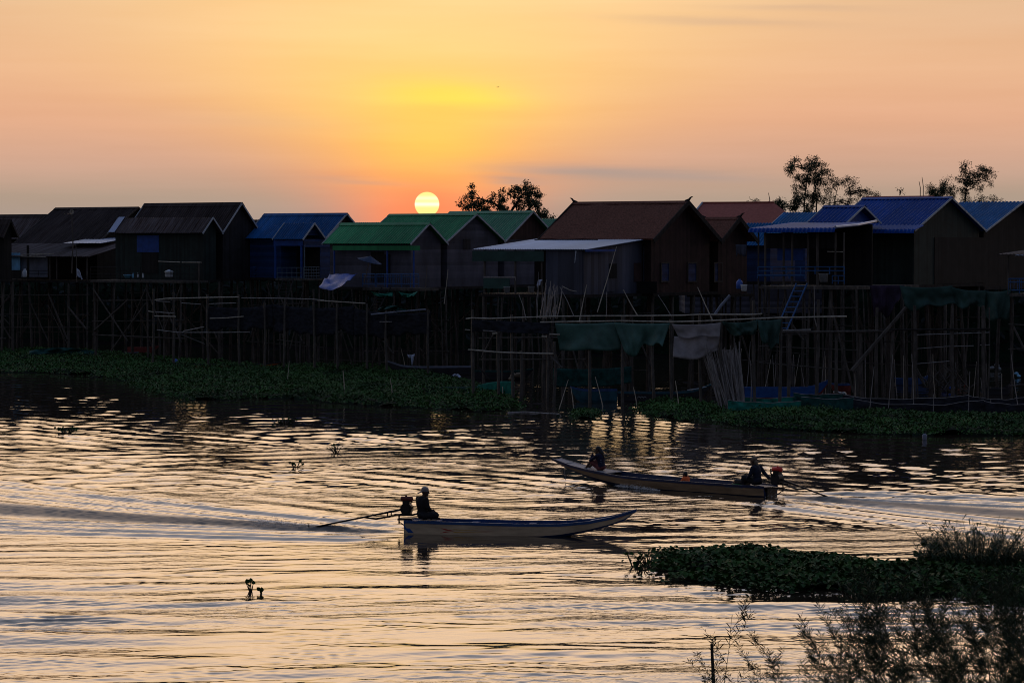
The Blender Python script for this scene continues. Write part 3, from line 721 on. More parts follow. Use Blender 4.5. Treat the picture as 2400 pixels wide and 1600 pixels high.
hK.panel(1134, 1195, 652, 676, M['dark_green_tarp'], 'low_tarp', -D+.42)
MB().box2((xa+.5, -.5, hK.zf), (xm, -.4, hK.ze)).build('inner_wall', M['wall_black'], hK.root)
hK.stilts(6, 2, xa+.5, xb-.3, -D+.6, -1.5)
hL = House('tiled_house', 'smaller brown tiled house with one horn, tucked behind the big tiled house', hK.next_Y(), 1690, 1774, 1604, 564, 510.5, 690)
hL.roof(M['brown_tile'], ribs=None, th=.09, ridge=M['brown_tile'], wob=.06); hL.walls(M['wall_brown'], og=.45, oe=.4); hL.floor(); hL.stilts(4, 3); horn(hL)
# hipped red roof far behind
Yh = 186; p = at(1646, 476.5, Yh); q = at(1814, 484.5, Yh-2); q.z = p.z
mb = MB(); ez = at(1700, 545, Yh-5).z
cs = [at(1590, 545, Yh-5), at(1905, 545, Yh-8), at(1905, 540, Yh+6), at(1590, 540, Yh+6)]
for c_ in cs: c_.z = ez
hred = empty('hip_roofed_house', ((p.x+q.x)/2, Yh, 0), 0, 'large house with a reddish hipped roof standing behind the tiled houses', 'house')
o_ = hred.location; lc = lambda v: Vector(v)-Vector(o_)
mb.add([lc(p), lc(q)]+[lc(c_) for c_ in cs], [(2, 3, 1, 0), (3, 4, 1), (4, 5, 0, 1), (5, 2, 0), (2, 5, 4, 3)])
rr = mb.build('roof', M['red_roof_tile'], hred)
MB().tube([lc(p)+Vector((0, 0, .05)), lc(cs[0])+Vector((0, 0, .05))], .07, 6).build('hip_cap', M['trim_light'], rr)
MB().tube([lc(p)+Vector((0, 0, .03)), lc(q)+Vector((0, 0, .03))], .07, 6).build('ridge_cap', M['red_roof_tile'], rr)
a_ = lc(cs[0]); b_ = lc(cs[2]); MB().box2((a_.x+.5, a_.y+.8, 3.2), (b_.x-.5, b_.y-.8, ez-.01)).build('wall', M['wall_grey'], hred)
for k in range(5): MB().bar((a_.x+1+k*(b_.x-a_.x-2)/4, a_.y+1, -.6), (a_.x+1+k*(b_.x-a_.x-2)/4, a_.y+1, 3.2), .1).build('stilt', M['dark_wood'], hred)
# blue houses behind the porch
hM = House('stilt_house', 'teal blue roofed house between the red hipped roof and the blue dormer', 160, 1890, 1990, 1782, 545, 497, 660)
hM.roof(M['teal_roof_paint']); hM.walls(M['wall_blue']); hM.floor(); hM.stilts(3, 2)
hN = House('stilt_house', 'low faded blue roofed house beside the small horned tiled house', 152, 1808, 1880, 1705, 575, 522, 660)
hN.roof(M['teal_roof_paint']); hN.walls(M['wall_blue']); hN.floor(); hN.stilts(3, 2)
# bright blue house, its porch and skirt roofs
hO = House('stilt_house', 'bright blue ribbed roof house with black-green walls and the widest gable on the right', 142, 2143.6, 2309, 1934, 538, 463, 668)
hO.roof(M['blue_roof_paint'], ribs=.23, amp=.03, ridge=M['blue_roof_paint'], barge=M['trim_light']); hO.walls(M['wall_dark_green'], og=.25); hO.floor(); hO.stilts(5, 3, r=.11)
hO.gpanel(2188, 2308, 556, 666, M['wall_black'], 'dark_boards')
hO.lean(M['blue_roof_paint'], 1953, 2142, 537, 527, 1.1, .15, ribs=.23, amp=.025, name='skirt_roof', lip=M['blue_roof_paint'])
hO.panel(1976, 2040, 549, 566, M['blue_paint'], 'blue_panel', .3)
hP = House('porch_house', 'blue roofed porch with a small dormer gable, blue rails and a ladder', 139.5, 1984, 2062, 1892, 520, 482.5, 668)
hP.roof(M['blue_roof_paint'], ribs=.23, amp=.03, ridge=M['blue_roof_paint'], barge=M['trim_light'])
g = MB(); xx = -.35
g.add([(xx, .2, hP.ze), (xx, hP.W-.2, hP.ze), (xx, hP.W/2, hP.zr-.12), (xx-.04, .2, hP.ze), (xx-.04, hP.W-.2, hP.ze), (xx-.04, hP.W/2, hP.zr-.12)], [(0, 1, 2), (3, 5, 4), (0, 3, 4, 1), (1, 4, 5, 2), (2, 5, 3, 0)])
g.build('gable_panel', M['blue_paint'], hP.root)
D = 4.6
xa, xb, zf_, zb_ = hP.lean(M['blue_roof_paint'], 1755, 1957, 534, 520.5, D, .1, ribs=.23, amp=.022, name='skirt_roof', lip=M['blue_roof_paint'])
MB().tube([(xb, -D+.1, zf_+.05), (xb+.1, -D*.5, zf_+.16), (xb-.05, .1, zb_+.05)], .07, 6).build('ridge_flashing', M['silver_tin'], hP.root)
hP.floor(M['old_wood'], xa+.4, xb+.6, -D+.5, hP.W, 'deck')
MB().box2((xa+1.2, -.3, hP.zf), (xb-.1, -.2, zb_-.12)).build('back_wall', M['wall_black'], hP.root)
hP.panel(1790, 1960, 546, 582, M['wall_charcoal'], 'upper_screen', -D+1.4)
hP.panel(1822, 1882, 582, 610, M['blue_paint'], 'blue_cloth_screen', -D+1.6)
for px, r_ in ((1777, .045), (1793, .06), (1836, .06), (1856, .06), (1893, .06), (1915, .07), (1957, .05), (1977, .045)): hP.post(px, -D+.55, 545, 668, r_, M['old_wood'])
hP.rail(1776, 1978, -D+.5, (625.5, 634.5), M['rail_blue'], 7, .032); hP.rail(1775, 1886, -D+.45, (645, 645.8), M['rail_blue'], 4, .03)
hP.rail(1950, 1978, -D+.45, (646, 658), M['rail_blue'], 3, .025)
MB().bar(hP.P(1938, 589.5, -D+.7), hP.P(1976, 590.5, -D+.7), .025).build('bamboo_rod', M['bamboo'], hP.root)
hP.ladder(1866, 664, 1818, 775, -D+.3, -D-1.6, M['rail_blue'], 25, 9)
hP.stilts(5, 2, xa+.5, xb+.8, -D+.7, 1.5)
hQ = House('stilt_house', 'teal blue roofed dark house at the right edge of the picture', hO.next_Y(), 2309, 2480, 2160, 540, 472, 672)
hQ.roof(M['teal_roof_paint'], ribs=.23, amp=.03, barge=M['trim_light']); hQ.walls(M['wall_black']); hQ.floor(); hQ.stilts(5, 2, r=.11)
hR = House('red_roofed_house', 'house showing only a thin reddish ridge over the bright blue roof', 168, 2120, 2250, 1960, 530, 458.5, 660)
hR.roof(M['red_roof_tile'], ribs=None, th=.08); hR.walls(M['wall_black']); hR.stilts(4, 2, brace=False, rails=False)
hS = House('porch_house', 'small tin roofed porch with a blue railing, cut by the right edge', 134, 2460, 2560, 2372, 592, 560, 690)
xa, xb, zf_, zb_ = hS.lean(M['rusty_tin'], 2335, 2470, 596, 586, 3.4, .2); hS.lean(M['silver_tin'], 2377, 2470, 597.5, 590, 2.0, -1.3, name='tin_sheet')
hS.floor(M['old_wood'], xa+.6, xb, -3.0, .4, 'deck', hS.zf+.1); hS.rail(2363, 2440, -2.9, (653, 661, 680), M['rail_blue'], 4, .03, bal=9)
MB().box2((xa+1.2, .2, hS.zf), (xb, .3, zb_)).build('wall', M['wall_black'], hS.root)
hS.post(2362, -2.9, 597, 690, .04); hS.post(2450, -2.9, 597, 690, .05); hS.stilts(3, 2, xa+.7, xb-.2, -2.8, .2)
# ---------------------------------------------------------------- plants
def add_leaf(mb, p, d, n, L, W, mi=0):   # a small pointed leaf: six vertices, slightly folded
    d = d.normalized(); s = d.cross(n)
    if s.length < 1e-4: s = d.orthogonal()
    s.normalize(); n = s.cross(d)
    a = p; b = p+d*L*.35+s*W*.5+n*W*.12; c = p+d*L*.75+s*W*.36+n*W*.05; e = p+d*L-n*L*.1
    f = p+d*L*.75-s*W*.36+n*W*.05; g = p+d*L*.35-s*W*.5+n*W*.12
    mb.add([a, b, c, e, f, g], [(0, 1, 2, 3), (0, 3, 4, 5)], mi)
def rvec(up=0.0):
    v = Vector((random.gauss(0, 1), random.gauss(0, 1), random.gauss(0, 1)+up)); return v.normalized()

def inside(poly, x, y):
    c = False; n = len(poly)
    for i in range(n):
        x1, y1 = poly[i][:2]; x2, y2 = poly[i-1][:2]
        if (y1 > y) != (y2 > y) and x < (x2-x1)*(y-y1)/(y2-y1)+x1: c = not c
    return c
def edge_d(poly, x, y):
    m = 1e9; p = Vector((x, y))
    for i in range(len(poly)):
        a = Vector(poly[i][:2]); b = Vector(poly[i-1][:2]); ab = b-a
        t = max(0, min(1, (p-a).dot(ab)/max(ab.length_squared, 1e-9))); m = min(m, (p-a-ab*t).length)
    return m
def leaf_cloud(P, D, Nn, Ln, Wd):
    """many leaves at once: points, directions, normals, lengths, widths -> vertices and quads"""
    D = D/np.linalg.norm(D, axis=1, keepdims=True); Sx = np.cross(D, Nn); Sx /= np.linalg.norm(Sx, axis=1, keepdims=True)+1e-9; Nn = np.cross(Sx, D)
    Ln = Ln[:, None]; Wd = Wd[:, None]
    V = np.stack([P, P+D*Ln*.35+Sx*Wd*.5+Nn*Wd*.12, P+D*Ln*.75+Sx*Wd*.36+Nn*Wd*.05, P+D*Ln-Nn*Ln*.1, P+D*Ln*.75-Sx*Wd*.36+Nn*Wd*.05, P+D*Ln*.35-Sx*Wd*.5+Nn*Wd*.12], 1).reshape(-1, 3)
    b = np.arange(len(P))[:, None]*6
    Q = np.concatenate([b+np.array([[0, 1, 2, 3]]), b+np.array([[0, 3, 4, 5]])], 0)
    return V, Q
def mat_of_plants(name, pix, dens, size, h, leaf, ragged=.5, round_leaf=False, rep_=4):
    poly = [gnd(*p) for p in pix]; poly = [(p.x, p.y) for p in poly]
    xs = [p[0] for p in poly]; ys = [p[1] for p in poly]; mb = MB()
    A = 0.5*abs(sum(poly[i-1][0]*poly[i][1]-poly[i][0]*poly[i-1][1] for i in range(len(poly))))
    n = int(A*dens); k = 0; tries = 0; pts = []
    def rag(x, y, q): return ragged*(mnoise.noise(Vector((x*.9, y*.7, q)))+.7*mnoise.noise(Vector((x*2.6, y*1.6, q+4))))
    def hh(x, y):
        e = edge_d(poly, x, y)
        return h*min(1, .25+e/1.2)*(.72+.5*mnoise.noise(Vector((x*.5, y*.4, 3))))
    while k < n and tries < n*8:
        tries += 1
        x = rnd(min(xs)-2*ragged, max(xs)+2*ragged); y = rnd(min(ys)-2.5*ragged, max(ys)+2.5*ragged)
        dx = rag(x, y, 0); dy = rag(x, y, 9)*2
        if not inside(poly, x+dx, y+dy): continue
        if mnoise.noise(Vector((x*.35, y*.2, 5))) < -.42 and random.random() < .8: continue
        k += 1
        top = hh(x, y)
        pts.append((x, y, top))
    T = np.array(pts); n = len(T); R_ = np.random.default_rng(n)
    rep = max(1, int(rep_)); T = np.repeat(T, rep, 0); n = len(T)
    fr_ = np.where(R_.random(n) < .07, 4.5, 1.0); T[:, 0] += R_.normal(0, size*.9, n)*fr_; T[:, 1] += R_.normal(0, size*1.2, n)*fr_; T[:, 2] *= np.where(fr_ > 1, .45, 1)
    a_ = R_.random(n)*2*PI
    P_ = np.stack([T[:, 0], T[:, 1], np.maximum(.01, T[:, 2]*(.45+.6*R_.random(n)))], 1)
    D_ = np.stack([np.cos(a_), np.sin(a_), R_.random(n)*1.3-.1], 1); N_ = np.stack([R_.random(n)*1.2-.6, R_.random(n)*1.2-.6, np.ones(n)], 1)
    L_ = size*(.55+.8*R_.random(n)); V_, Q_ = leaf_cloud(P_, D_, N_, L_, L_*(.85 if round_leaf else .5))
    # matted roots and stems underneath
    st = max(.3, (max(xs)-min(xs))/90); x00 = min(xs)-2*ragged; y00 = min(ys)-2.5*ragged; gx = int((max(xs)+2*ragged-x00)/st)+1; gy = int((max(ys)+2.5*ragged-y00)/st)+1; idx = {}
    vs = []; fs = []
    for j in range(gy+1):
        for i in range(gx+1):
            x = x00+i*st; y = y00+j*st
            dx = rag(x, y, 0); dy = rag(x, y, 9)*2
            if inside(poly, x+dx, y+dy):
                idx[(i, j)] = len(vs); e = edge_d(poly, x, y)
                gap = mnoise.noise(Vector((x*.35, y*.2, 5)))
                vs.append((x+rnd(-.1, .1)*st, y+rnd(-.1, .1)*st, -.12 if (e < st or gap < -.42) else .7*hh(x, y)*rnd(.6, 1)))
    for (i, j), v in idx.items():
        q = [(i, j), (i+1, j), (i+1, j+1), (i, j+1)]
        if all(k_ in idx for k_ in q): fs.append([idx[k_] for k_ in q])
    mb.add(vs, fs, 0)
    o = mb.build(name, [M['hyacinth_mass'], leaf]); nv0 = len(mb.v); nf0 = len(mb.f)
    me = o.data; nV = len(V_); me.vertices.add(nV)
    co_ = np.zeros((nv0+nV)*3, np.float32); me.vertices.foreach_get('co', co_); co_[nv0*3:] = V_.astype(np.float32).ravel(); me.vertices.foreach_set('co', co_)
    l0 = len(me.loops); me.loops.add(Q_.size); vi = np.zeros(l0+Q_.size, np.int32); me.loops.foreach_get('vertex_index', vi); vi[l0:] = (Q_+nv0).ravel(); me.loops.foreach_set('vertex_index', vi)
    me.polygons.add(len(Q_)); ls = np.zeros(nf0+len(Q_), np.int32); me.polygons.foreach_get('loop_start', ls); ls[nf0:] = l0+np.arange(len(Q_))*4; me.polygons.foreach_set('loop_start', ls)
    mi_ = np.ones(nf0+len(Q_), np.int32); mi_[:nf0] = 0; me.polygons.foreach_set('material_index', mi_); me.update(); me.validate()
    tag(o, kind='stuff'); return o
mat_of_plants('water_hyacinth', [(-60, 824), (120, 824), (260, 830), (400, 843), (600, 862), (760, 860), (900, 860), (1010, 876), (1110, 900), (1200, 928), (1220, 956), (1130, 968), (1000, 956), (900, 954), (800, 946), (700, 936), (600, 934), (520, 938), (430, 938), (345, 918), (300, 894), (220, 884), (100, 873), (-60, 873)], 22, .15, .42, M['far_hyacinth_leaf'], .7)
mat_of_plants('water_hyacinth', [(1485, 962), (1520, 944), (1580, 938), (1650, 946), (1700, 962), (1715, 985), (1640, 982), (1600, 988), (1530, 976)], 30, .14, .4, M['far_hyacinth_leaf'], .5)
mat_of_plants('water_hyacinth', [(1330, 972), (1350, 962), (1385, 958), (1410, 966), (1395, 980), (1350, 982)], 30, .14, .3, M['far_hyacinth_leaf'], .3)
mat_of_plants('water_hyacinth', [(1660, 985), (1740, 968), (1880, 966), (2000, 972), (2200, 976), (2480, 984), (2480, 1022), (2300, 1020), (2150, 1022), (1950, 1014), (1820, 1006), (1720, 1000)], 30, .14, .45, M['far_hyacinth_leaf'], .6)
mat_of_plants('water_hyacinth', [(1520, 1326), (1545, 1310), (1620, 1302), (1700, 1296), (1800, 1294), (1900, 1304), (2000, 1318), (2140, 1332), (2300, 1330), (2520, 1340), (2520, 1412), (2420, 1424), (2330, 1412), (2200, 1396), (2060, 1396), (1900, 1392), (1760, 1380), (1650, 1364), (1570, 1346)], 135, .118, .40, M['hyacinth_leaf'], .6, True, 2)

# invented thicket on the far bank, added to block bright sky between the stilts
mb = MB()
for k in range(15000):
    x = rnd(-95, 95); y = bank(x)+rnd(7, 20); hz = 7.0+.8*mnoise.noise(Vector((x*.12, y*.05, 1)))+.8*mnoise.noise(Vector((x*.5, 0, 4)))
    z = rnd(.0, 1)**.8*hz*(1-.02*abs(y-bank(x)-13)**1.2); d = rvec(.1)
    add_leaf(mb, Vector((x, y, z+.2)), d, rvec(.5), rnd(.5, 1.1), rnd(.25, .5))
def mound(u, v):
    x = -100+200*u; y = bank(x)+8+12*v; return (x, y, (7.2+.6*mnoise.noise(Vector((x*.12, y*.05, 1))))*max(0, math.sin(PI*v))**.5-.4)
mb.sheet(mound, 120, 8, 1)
tag(mb.build('sky_block_thicket', [M['sky_block_leaf'], M['hyacinth_mass']]), kind='stuff')

# trees beyond the roofs: trunk, limbs and leaf sprays set at their own distance
def tree(name, label, cat, Y, stems, clumps, leafL, leafW, per, group=None, trunk_r=.14, droop=.5):
    base = at(stems[0][0][0], 700, Y); base.z = .3
    root = empty(name, base, 0, label, cat, group)
    tr = MB(); cr = MB(); nodes = []
    for st in stems:
        pts = [at(px, py, Y+rnd(-1, 1)) for px, py in st]; pts.insert(0, Vector((pts[0].x+rnd(-.3, .3), Y, .1)))
        n = len(pts); tr.tube([p-base for p in pts], [trunk_r*(1-.75*i/(n-1)) for i in range(n)], 6)
        for a, b in zip(pts[1:], pts[2:]):
            for k in range(5): nodes.append(a.lerp(b, k/5))
        nodes.append(pts[-1])
    for px, py, r in clumps:
        R = r/F*Y
        c = at(px, py, Y+rnd(-1.2, 1.2)*max(1, R)); 
        nd = min(nodes, key=lambda q: (q-c).length+max(0, q.z-c.z)*1.2)
        mid = nd.lerp(c, .55)+Vector((0, 0, .12*(nd-c).length))
        tr.tube([nd-base, mid-base, c-base], [.05, .035, .015], 4)
        for t in range(max(3, int(R*4))):        # twigs with leaves
            e = c+Vector((random.gauss(0, .74), random.gauss(0, .74), random.gauss(0, .6)))*R
            cr.tube([c.lerp(e, .2)-base, e-base], [.014, .006], 3, cap=False) if random.random() < .6 else None
            for q in range(max(4, int(per*2.6*R/max(3, int(R*4))*6))):
                p = e+Vector((random.gauss(0, .3), random.gauss(0, .3), random.gauss(0, .27)))*max(R, .5)
                d = rvec(); d.z -= droop
                add_leaf(cr, p-base, d, rvec(.4), leafL*.85*rnd(.6, 1.3), leafW*.9*rnd(.7, 1.2))
    tr.build('trunk', M['bark'], root); cr.build('crown', M['tree_leaf'], root)
    return root
Z = lambda ox, oy, s, L_: [(ox+x/s, oy+y/s, r/s) for x, y, r in L_]
tree('broadleaf_tree', 'spreading leafy tree rising behind the rearmost green roof, right of the sun', 'tree', 228,
     [[(1185, 560), (1188, 500), (1160, 478), (1125, 465)], [(1188, 510), (1215, 470), (1228, 450)], [(1195, 520), (1240, 490), (1262, 510), (1285, 525)]],
     Z(1070, 420, 9.408, [(400, 300, 110), (310, 430, 120), (210, 500, 70), (560, 480, 130), (700, 460, 90), (820, 430, 90), (480, 620, 140), (300, 620, 90), (180, 640, 50), (680, 600, 130), (960, 330, 60), (1050, 410, 110), (1200, 290, 110), (1350, 250, 110), (1480, 220, 80), (1620, 240, 90), (1700, 330, 100), (1820, 360, 60), (1500, 400, 130), (1650, 470, 110), (1300, 400, 130), (1100, 560, 150), (900, 600, 150), (1000, 680, 130), (1780, 540, 110), (1830, 660, 100), (1700, 600, 110), (1450, 640, 80), (1300, 560, 80), (1880, 800, 110), (1980, 900, 90), (2060, 960, 70), (2120, 860, 40), (1800, 760, 90)]), .27, .085, 34, None, .2)
BAM = 'bamboo beyond the right hand roofs'
tree('bamboo_clump', 'tallest bamboo clump, standing behind the blue dormer roof', 'bamboo', 205,
     [[(1880, 560), (1886, 470), (1892, 420), (1898, 385)], [(1912, 560), (1914, 470), (1908, 420), (1880, 390)], [(1900, 560), (1904, 460), (1925, 400)]],
     Z(1800, 350, 4.2, [(225, 165, 30), (320, 145, 55), (400, 170, 70), (430, 235, 90), (330, 245, 70), (285, 300, 50), (480, 295, 80), (540, 225, 40), (595, 235, 35), (410, 315, 80), (490, 380, 50), (330, 365, 50), (405, 105, 20), (480, 85, 18), (300, 420, 40), (430, 460, 45), (490, 440, 45), (620, 290, 18), (540, 150, 14), (285, 95, 10), (205, 190, 16), (430, 520, 40), (520, 510, 40)]), .25, .05, 40, None, .08, .7)
tree('bamboo_clump', 'loose arching bamboo to the right of the tallest clump', 'bamboo', 210,
     [[(1952, 560), (1956, 470), (1965, 435), (1990, 420)], [(1985, 560), (1990, 480), (1995, 450), (1985, 425)]],
     Z(1800, 350, 4.2, [(610, 390, 30), (650, 350, 28), (700, 330, 22), (760, 300, 16), (790, 300, 22), (830, 320, 22), (790, 370, 26), (870, 370, 22), (900, 415, 28), (810, 430, 36), (960, 430, 24), (1040, 440, 26), (1075, 435, 12), (640, 460, 36), (690, 510, 36), (860, 490, 32), (600, 530, 34), (790, 500, 30), (980, 400, 9)]), .24, .045, 34, None, .05, .7)
tree('shrub', 'low dense bush at the foot of the tallest bamboo, over the teal roof', 'shrub', 200,
     [[(1862, 560), (1864, 500), (1870, 480)], [(1835, 560), (1833, 490)]],
     Z(1800, 350, 4.2, [(330, 520, 70), (240, 530, 45), (150, 525, 36), (80, 540, 26), (200, 560, 45), (300, 570, 60), (390, 545, 45), (90, 565, 30)]), .25, .065, 44, None, .06, .3)
tree('bamboo_clump', 'rounded bamboo top directly above the bright blue ridge end', 'bamboo', 205,
     [[(2206, 560), (2204, 480), (2206, 448)], [(2198, 560), (2196, 470), (2192, 452)]],
     Z(1800, 350, 4.2, [(1700, 375, 60), (1640, 400, 40), (1760, 375, 40), (1700, 440, 60), (1785, 430, 34), (1600, 415, 22), (1740, 340, 16), (1640, 450, 30), (1810, 380, 16), (1775, 285, 6), (1790, 470, 24)]), .25, .05, 42, None, .06, .6)
tree('bamboo_clump', 'forked bamboo with a gap under its crown, nearest the right edge', 'bamboo', 205,
     [[(2262, 560), (2262, 470), (2266, 440), (2285, 405), (2312, 398)], [(2263, 480), (2262, 430), (2262, 395)]],
     Z(1800, 350, 4.2, [(1940, 155, 22), (1925, 225, 30), (1990, 240, 36), (2000, 300, 56), (1945, 320, 40), (2080, 195, 26), (2140, 215, 30), (2195, 215, 26), (2150, 285, 26), (2185, 330, 14), (2060, 290, 40), (1915, 390, 28), (2075, 390, 20), (1940, 440, 26), (1920, 490, 22), (1870, 295, 14), (2100, 250, 30), (2030, 350, 34)]), .25, .05, 42, None, .06, .5)
tree('shrub', 'sparse shrub tops along the teal roof at the far right', 'shrub', 200, [[(2292, 560), (2290, 490)], [(2325, 560), (2326, 480)], [(2272, 560), (2274, 480)]],
     Z(1800, 350, 4.2, [(2060, 490, 34), (2100, 470, 14), (2210, 490, 24), (2230, 480, 12), (1975, 500, 26), (2150, 505, 20), (2310, 500, 10)]), .22, .045, 26, None, .05, .4)
tree('shrub', 'wispy treetop over the reddish hipped roof', 'shrub', 215, [[(1775, 560), (1776, 480)], [(1762, 560), (1760, 482)]],
     Z(1720, 450, 5.6, [(240, 150, 30), (290, 130, 26), (330, 155, 24), (390, 160, 20), (210, 165, 16), (420, 175, 12)]), .22, .045, 26, None, .04, .5)
tree('shrub', 'single thin sapling rising over the bright blue ridge', 'shrub', 215, [[(2108, 560), (2109, 470), (2109, 448)]],
     Z(1800, 350, 4.2, [(1300, 420, 16), (1285, 400, 8), (1320, 400, 8)]), .25, .05, 10, None, .03, .2)
for px, y0, y1, r_, lb in ((2156, 455, 425, .03, 'shorter of the thin bare poles above the bright blue ridge'), (2163, 460, 415, .03, 'taller of the thin bare poles above the bright blue ridge'), (1803, 482, 452, .03, 'thin curved bare pole above the reddish hipped roof')):
    Y = 196; a = at(px, 560, Y); a.z = 0
    o = MB().tube([Vector((0, 0, 0)), at(px+1, (y0+y1)/2, Y)-a, at(px-2, y1, Y)-a], [r_*1.5, r_, r_*.6], 6).build('pole', M['bamboo_dark']); o.location = a
    tag(o, lb, 'pole')

# tall grass growing out of the near mat
def grass_clump(name, label, c, n, hgt, spread, mat, blades=5):
    mb = MB()
    for k in range(n):
        a = rnd(0, 2*PI); r = spread*math.sqrt(rnd(0, 1)); b = Vector((r*math.cos(a)*1.25, r*math.sin(a), 0))
        h = hgt*rnd(.45, 1.0)*(1-.55*(r/spread)**2); ln = Vector((math.cos(a), math.sin(a)*.6, 0))*rnd(.05, .8)*h
        pts = [b+ln*(t**1.7)+Vector((0, 0, h*t*(1-.1*t))) for t in (0, .3, .55, .8, 1)]
        mb.tube(pts, [.010, .009, .007, .005, .003], 4, cap=False)
        for q in range(blades):
            t = rnd(.3, .98); i = min(3, int(t*4)); p = pts[i].lerp(pts[i+1], t*4-i)
            aa = rnd(0, 2*PI); d = Vector((math.cos(aa), math.sin(aa), rnd(.1, .9))); Lb = rnd(.12, .34)
            e1_ = p+d*Lb*.5; e2_ = e1_+Vector((d.x, d.y, d.z-1.0))*Lb*.5
            s = d.cross(Vector((0, 0, 1))).normalized()*rnd(.009, .017)
            mb.add([p-s*.5, p+s*.5, e1_+s, e1_-s, e2_], [(0, 1, 2, 3), (3, 2, 4)])
    o = mb.build(name, mat); o.location = c; tag(o, label, 'grass'); return o
gc = gnd(2288, 1340)
grass_clump('tall_grass', 'tall dark grass tuft rising from the floating mat at the right edge', gc, 260, 1.65, .95, M['reed_leaf'], 12)
grass_clump('tall_grass', 'lower grass tuft beside the tall one, cut by the right edge', gnd(2405, 1345), 100, 1.15, .8, M['reed_leaf'])
# big leaves beside the grass
mb = MB()
c0 = gnd(2165, 1335)
for px, py, s_, dz in ((2167, 1272, .22, 1), (2188, 1278, .22, .8), (2150, 1296, .2, .6), (2162, 1300, .22, .4), (2184, 1296, .22, .2), (2206, 1284, .24, .6), (2215, 1276, .2, .5), (2176, 1312, .22, .3), (2200, 1304, .24, .3), (2222, 1296, .22, .2)):
    p = at(px, py+10, c0.y+rnd(-.3, .3))-c0
    mb.tube([(p.x*.6+rnd(-.1, .1), 0, 0), (p.x*.8, p.y*.5, p.z*.6), p], [.01, .008, .006], 4, cap=False)
    add_leaf(mb, p, Vector((rnd(-.5, .5), rnd(-.3, .3), dz+.3)), Vector((rnd(-.4, .4), -1, .3)), s_, s_*.75)
o = mb.build('broad_leaved_plant', M['hyacinth_leaf']); o.location = c0; tag(o, 'broad leaved plant at the left foot of the tall grass tuft', 'plant')

# loose hyacinths drifting on the open river
def hyacinth(px, py, n, s, label, hgt=.28):
    c = gnd(px, py); c.z = water_z(c.x, c.y); root = empty('water_hyacinth_plant', c, rnd(0, 6), label, 'plant')
    st = MB(); lf = MB()
    for k in range(n):
        a = rnd(0, 2*PI); r = rnd(.1, .45)*s; p = Vector((r*math.cos(a), r*math.sin(a), hgt*rnd(.25, 1)))
        st.tube([(p.x*.2, p.y*.2, -.04), (p.x*.7, p.y*.7, p.z*.6), p], [.016, .014, .008], 5)
        add_leaf(lf, p, Vector((p.x*1.5, p.y*1.5, rnd(.1, .35))), Vector((rnd(-.5, .5), -1, rnd(-.2, 1.2))), rnd(.09, .14), rnd(.09, .13))
    st.build('stem', M['weed_stem'], root); lf.build('leaves', M['hyacinth_leaf'], root); return root
hyacinth(667, 992, 34, 1.5, 'wide low hyacinth clump drifting in the dark glittering water at left', .2)
hyacinth(788, 1060, 14, .7, 'upright loose hyacinth drifting left of centre, right of the smaller sprig', .34)
hyacinth(694, 1096, 9, .5, 'small round hyacinth sprig drifting below the wide low clump', .2)
hyacinth(158, 1015, 26, 1.4, 'faint wide hyacinth drifting near the left edge', .22)
hyacinth(588, 1386, 5, .36, 'hyacinth sprig with two tall leaves alone in the foreground water', .24)
hyacinth(614, 1390, 3, .2, 'tiny leaf floating right beside the foreground sprig', .08)
hyacinth(1487, 1328, 9, .6, 'thin sprig standing off the left tip of the near mat', .34)
hyacinth(1515, 1322, 12, .7, 'fuller sprig touching the left tip of the near mat', .36)
hyacinth(1506, 1340, 7, .5, 'low sprig just below the left tip of the near mat', .2)

# weeds on the near bank, at the foot of the picture
def weed_proto(seed, H, lean, nb):
    r0 = random.getstate(); random.seed(seed)
    root = empty('weed', (0, 0, 0)); st = MB(); lf = MB()
    def shoot(p, d, L, r, lv):
        pts = [p]; dd = d.normalized(); n = 9
        for i in range(n):
            dd = (dd+Vector((rnd(-.11, .11)+lean*.03, rnd(-.1, .1), rnd(-.03, .07)))).normalized(); pts.append(pts[-1]+dd*L/n)
        st.tube(pts, [r*(1-.7*i/n) for i in range(n+1)], 4, cap=False)
        for i in range(1, n+1):
            t = i/n
            for q in range(1):
                if t < .3 and lv == 0: continue
                a = rnd(0, 2*PI); side = Vector((math.cos(a), math.sin(a), 0)); ld = (side*.8+dd*.8+Vector((0, 0, -.25*random.random()))); LL = rnd(.06, .125)*(1.1-.4*t)
                pp = pts[i-1].lerp(pts[i], rnd(0, 1)); add_leaf(lf, pp, ld, rvec(.6), LL, LL*.10)
            if lv < 2 and i >= 2 and random.random() < nb*(1.0 if lv == 0 else .45):
                a = rnd(0, 2*PI); shoot(pts[i], dd*1.1+Vector((math.cos(a), math.sin(a), rnd(-.1, .3)))*.75, L*rnd(.22, .42)*(1.1-t*.4), r*.55, lv+1)
    shoot(Vector((0, 0, 0)), Vector((lean, 0, 1)), H, .0062, 0)
    st.build('stem', M['weed_stem'], root); lf.build('leaves', M['weed_leaf'], root)
    random.setstate(r0); return root
protos = [weed_proto(s, rnd(1.2, 1.5), l, .8) for s, l in ((1, -.42), (2, -.30), (3, -.22), (4, -.5), (5, .12), (6, -.15))]
WL = ['leaning many branched weed in the tangle at the bottom right corner', ]
used = set()
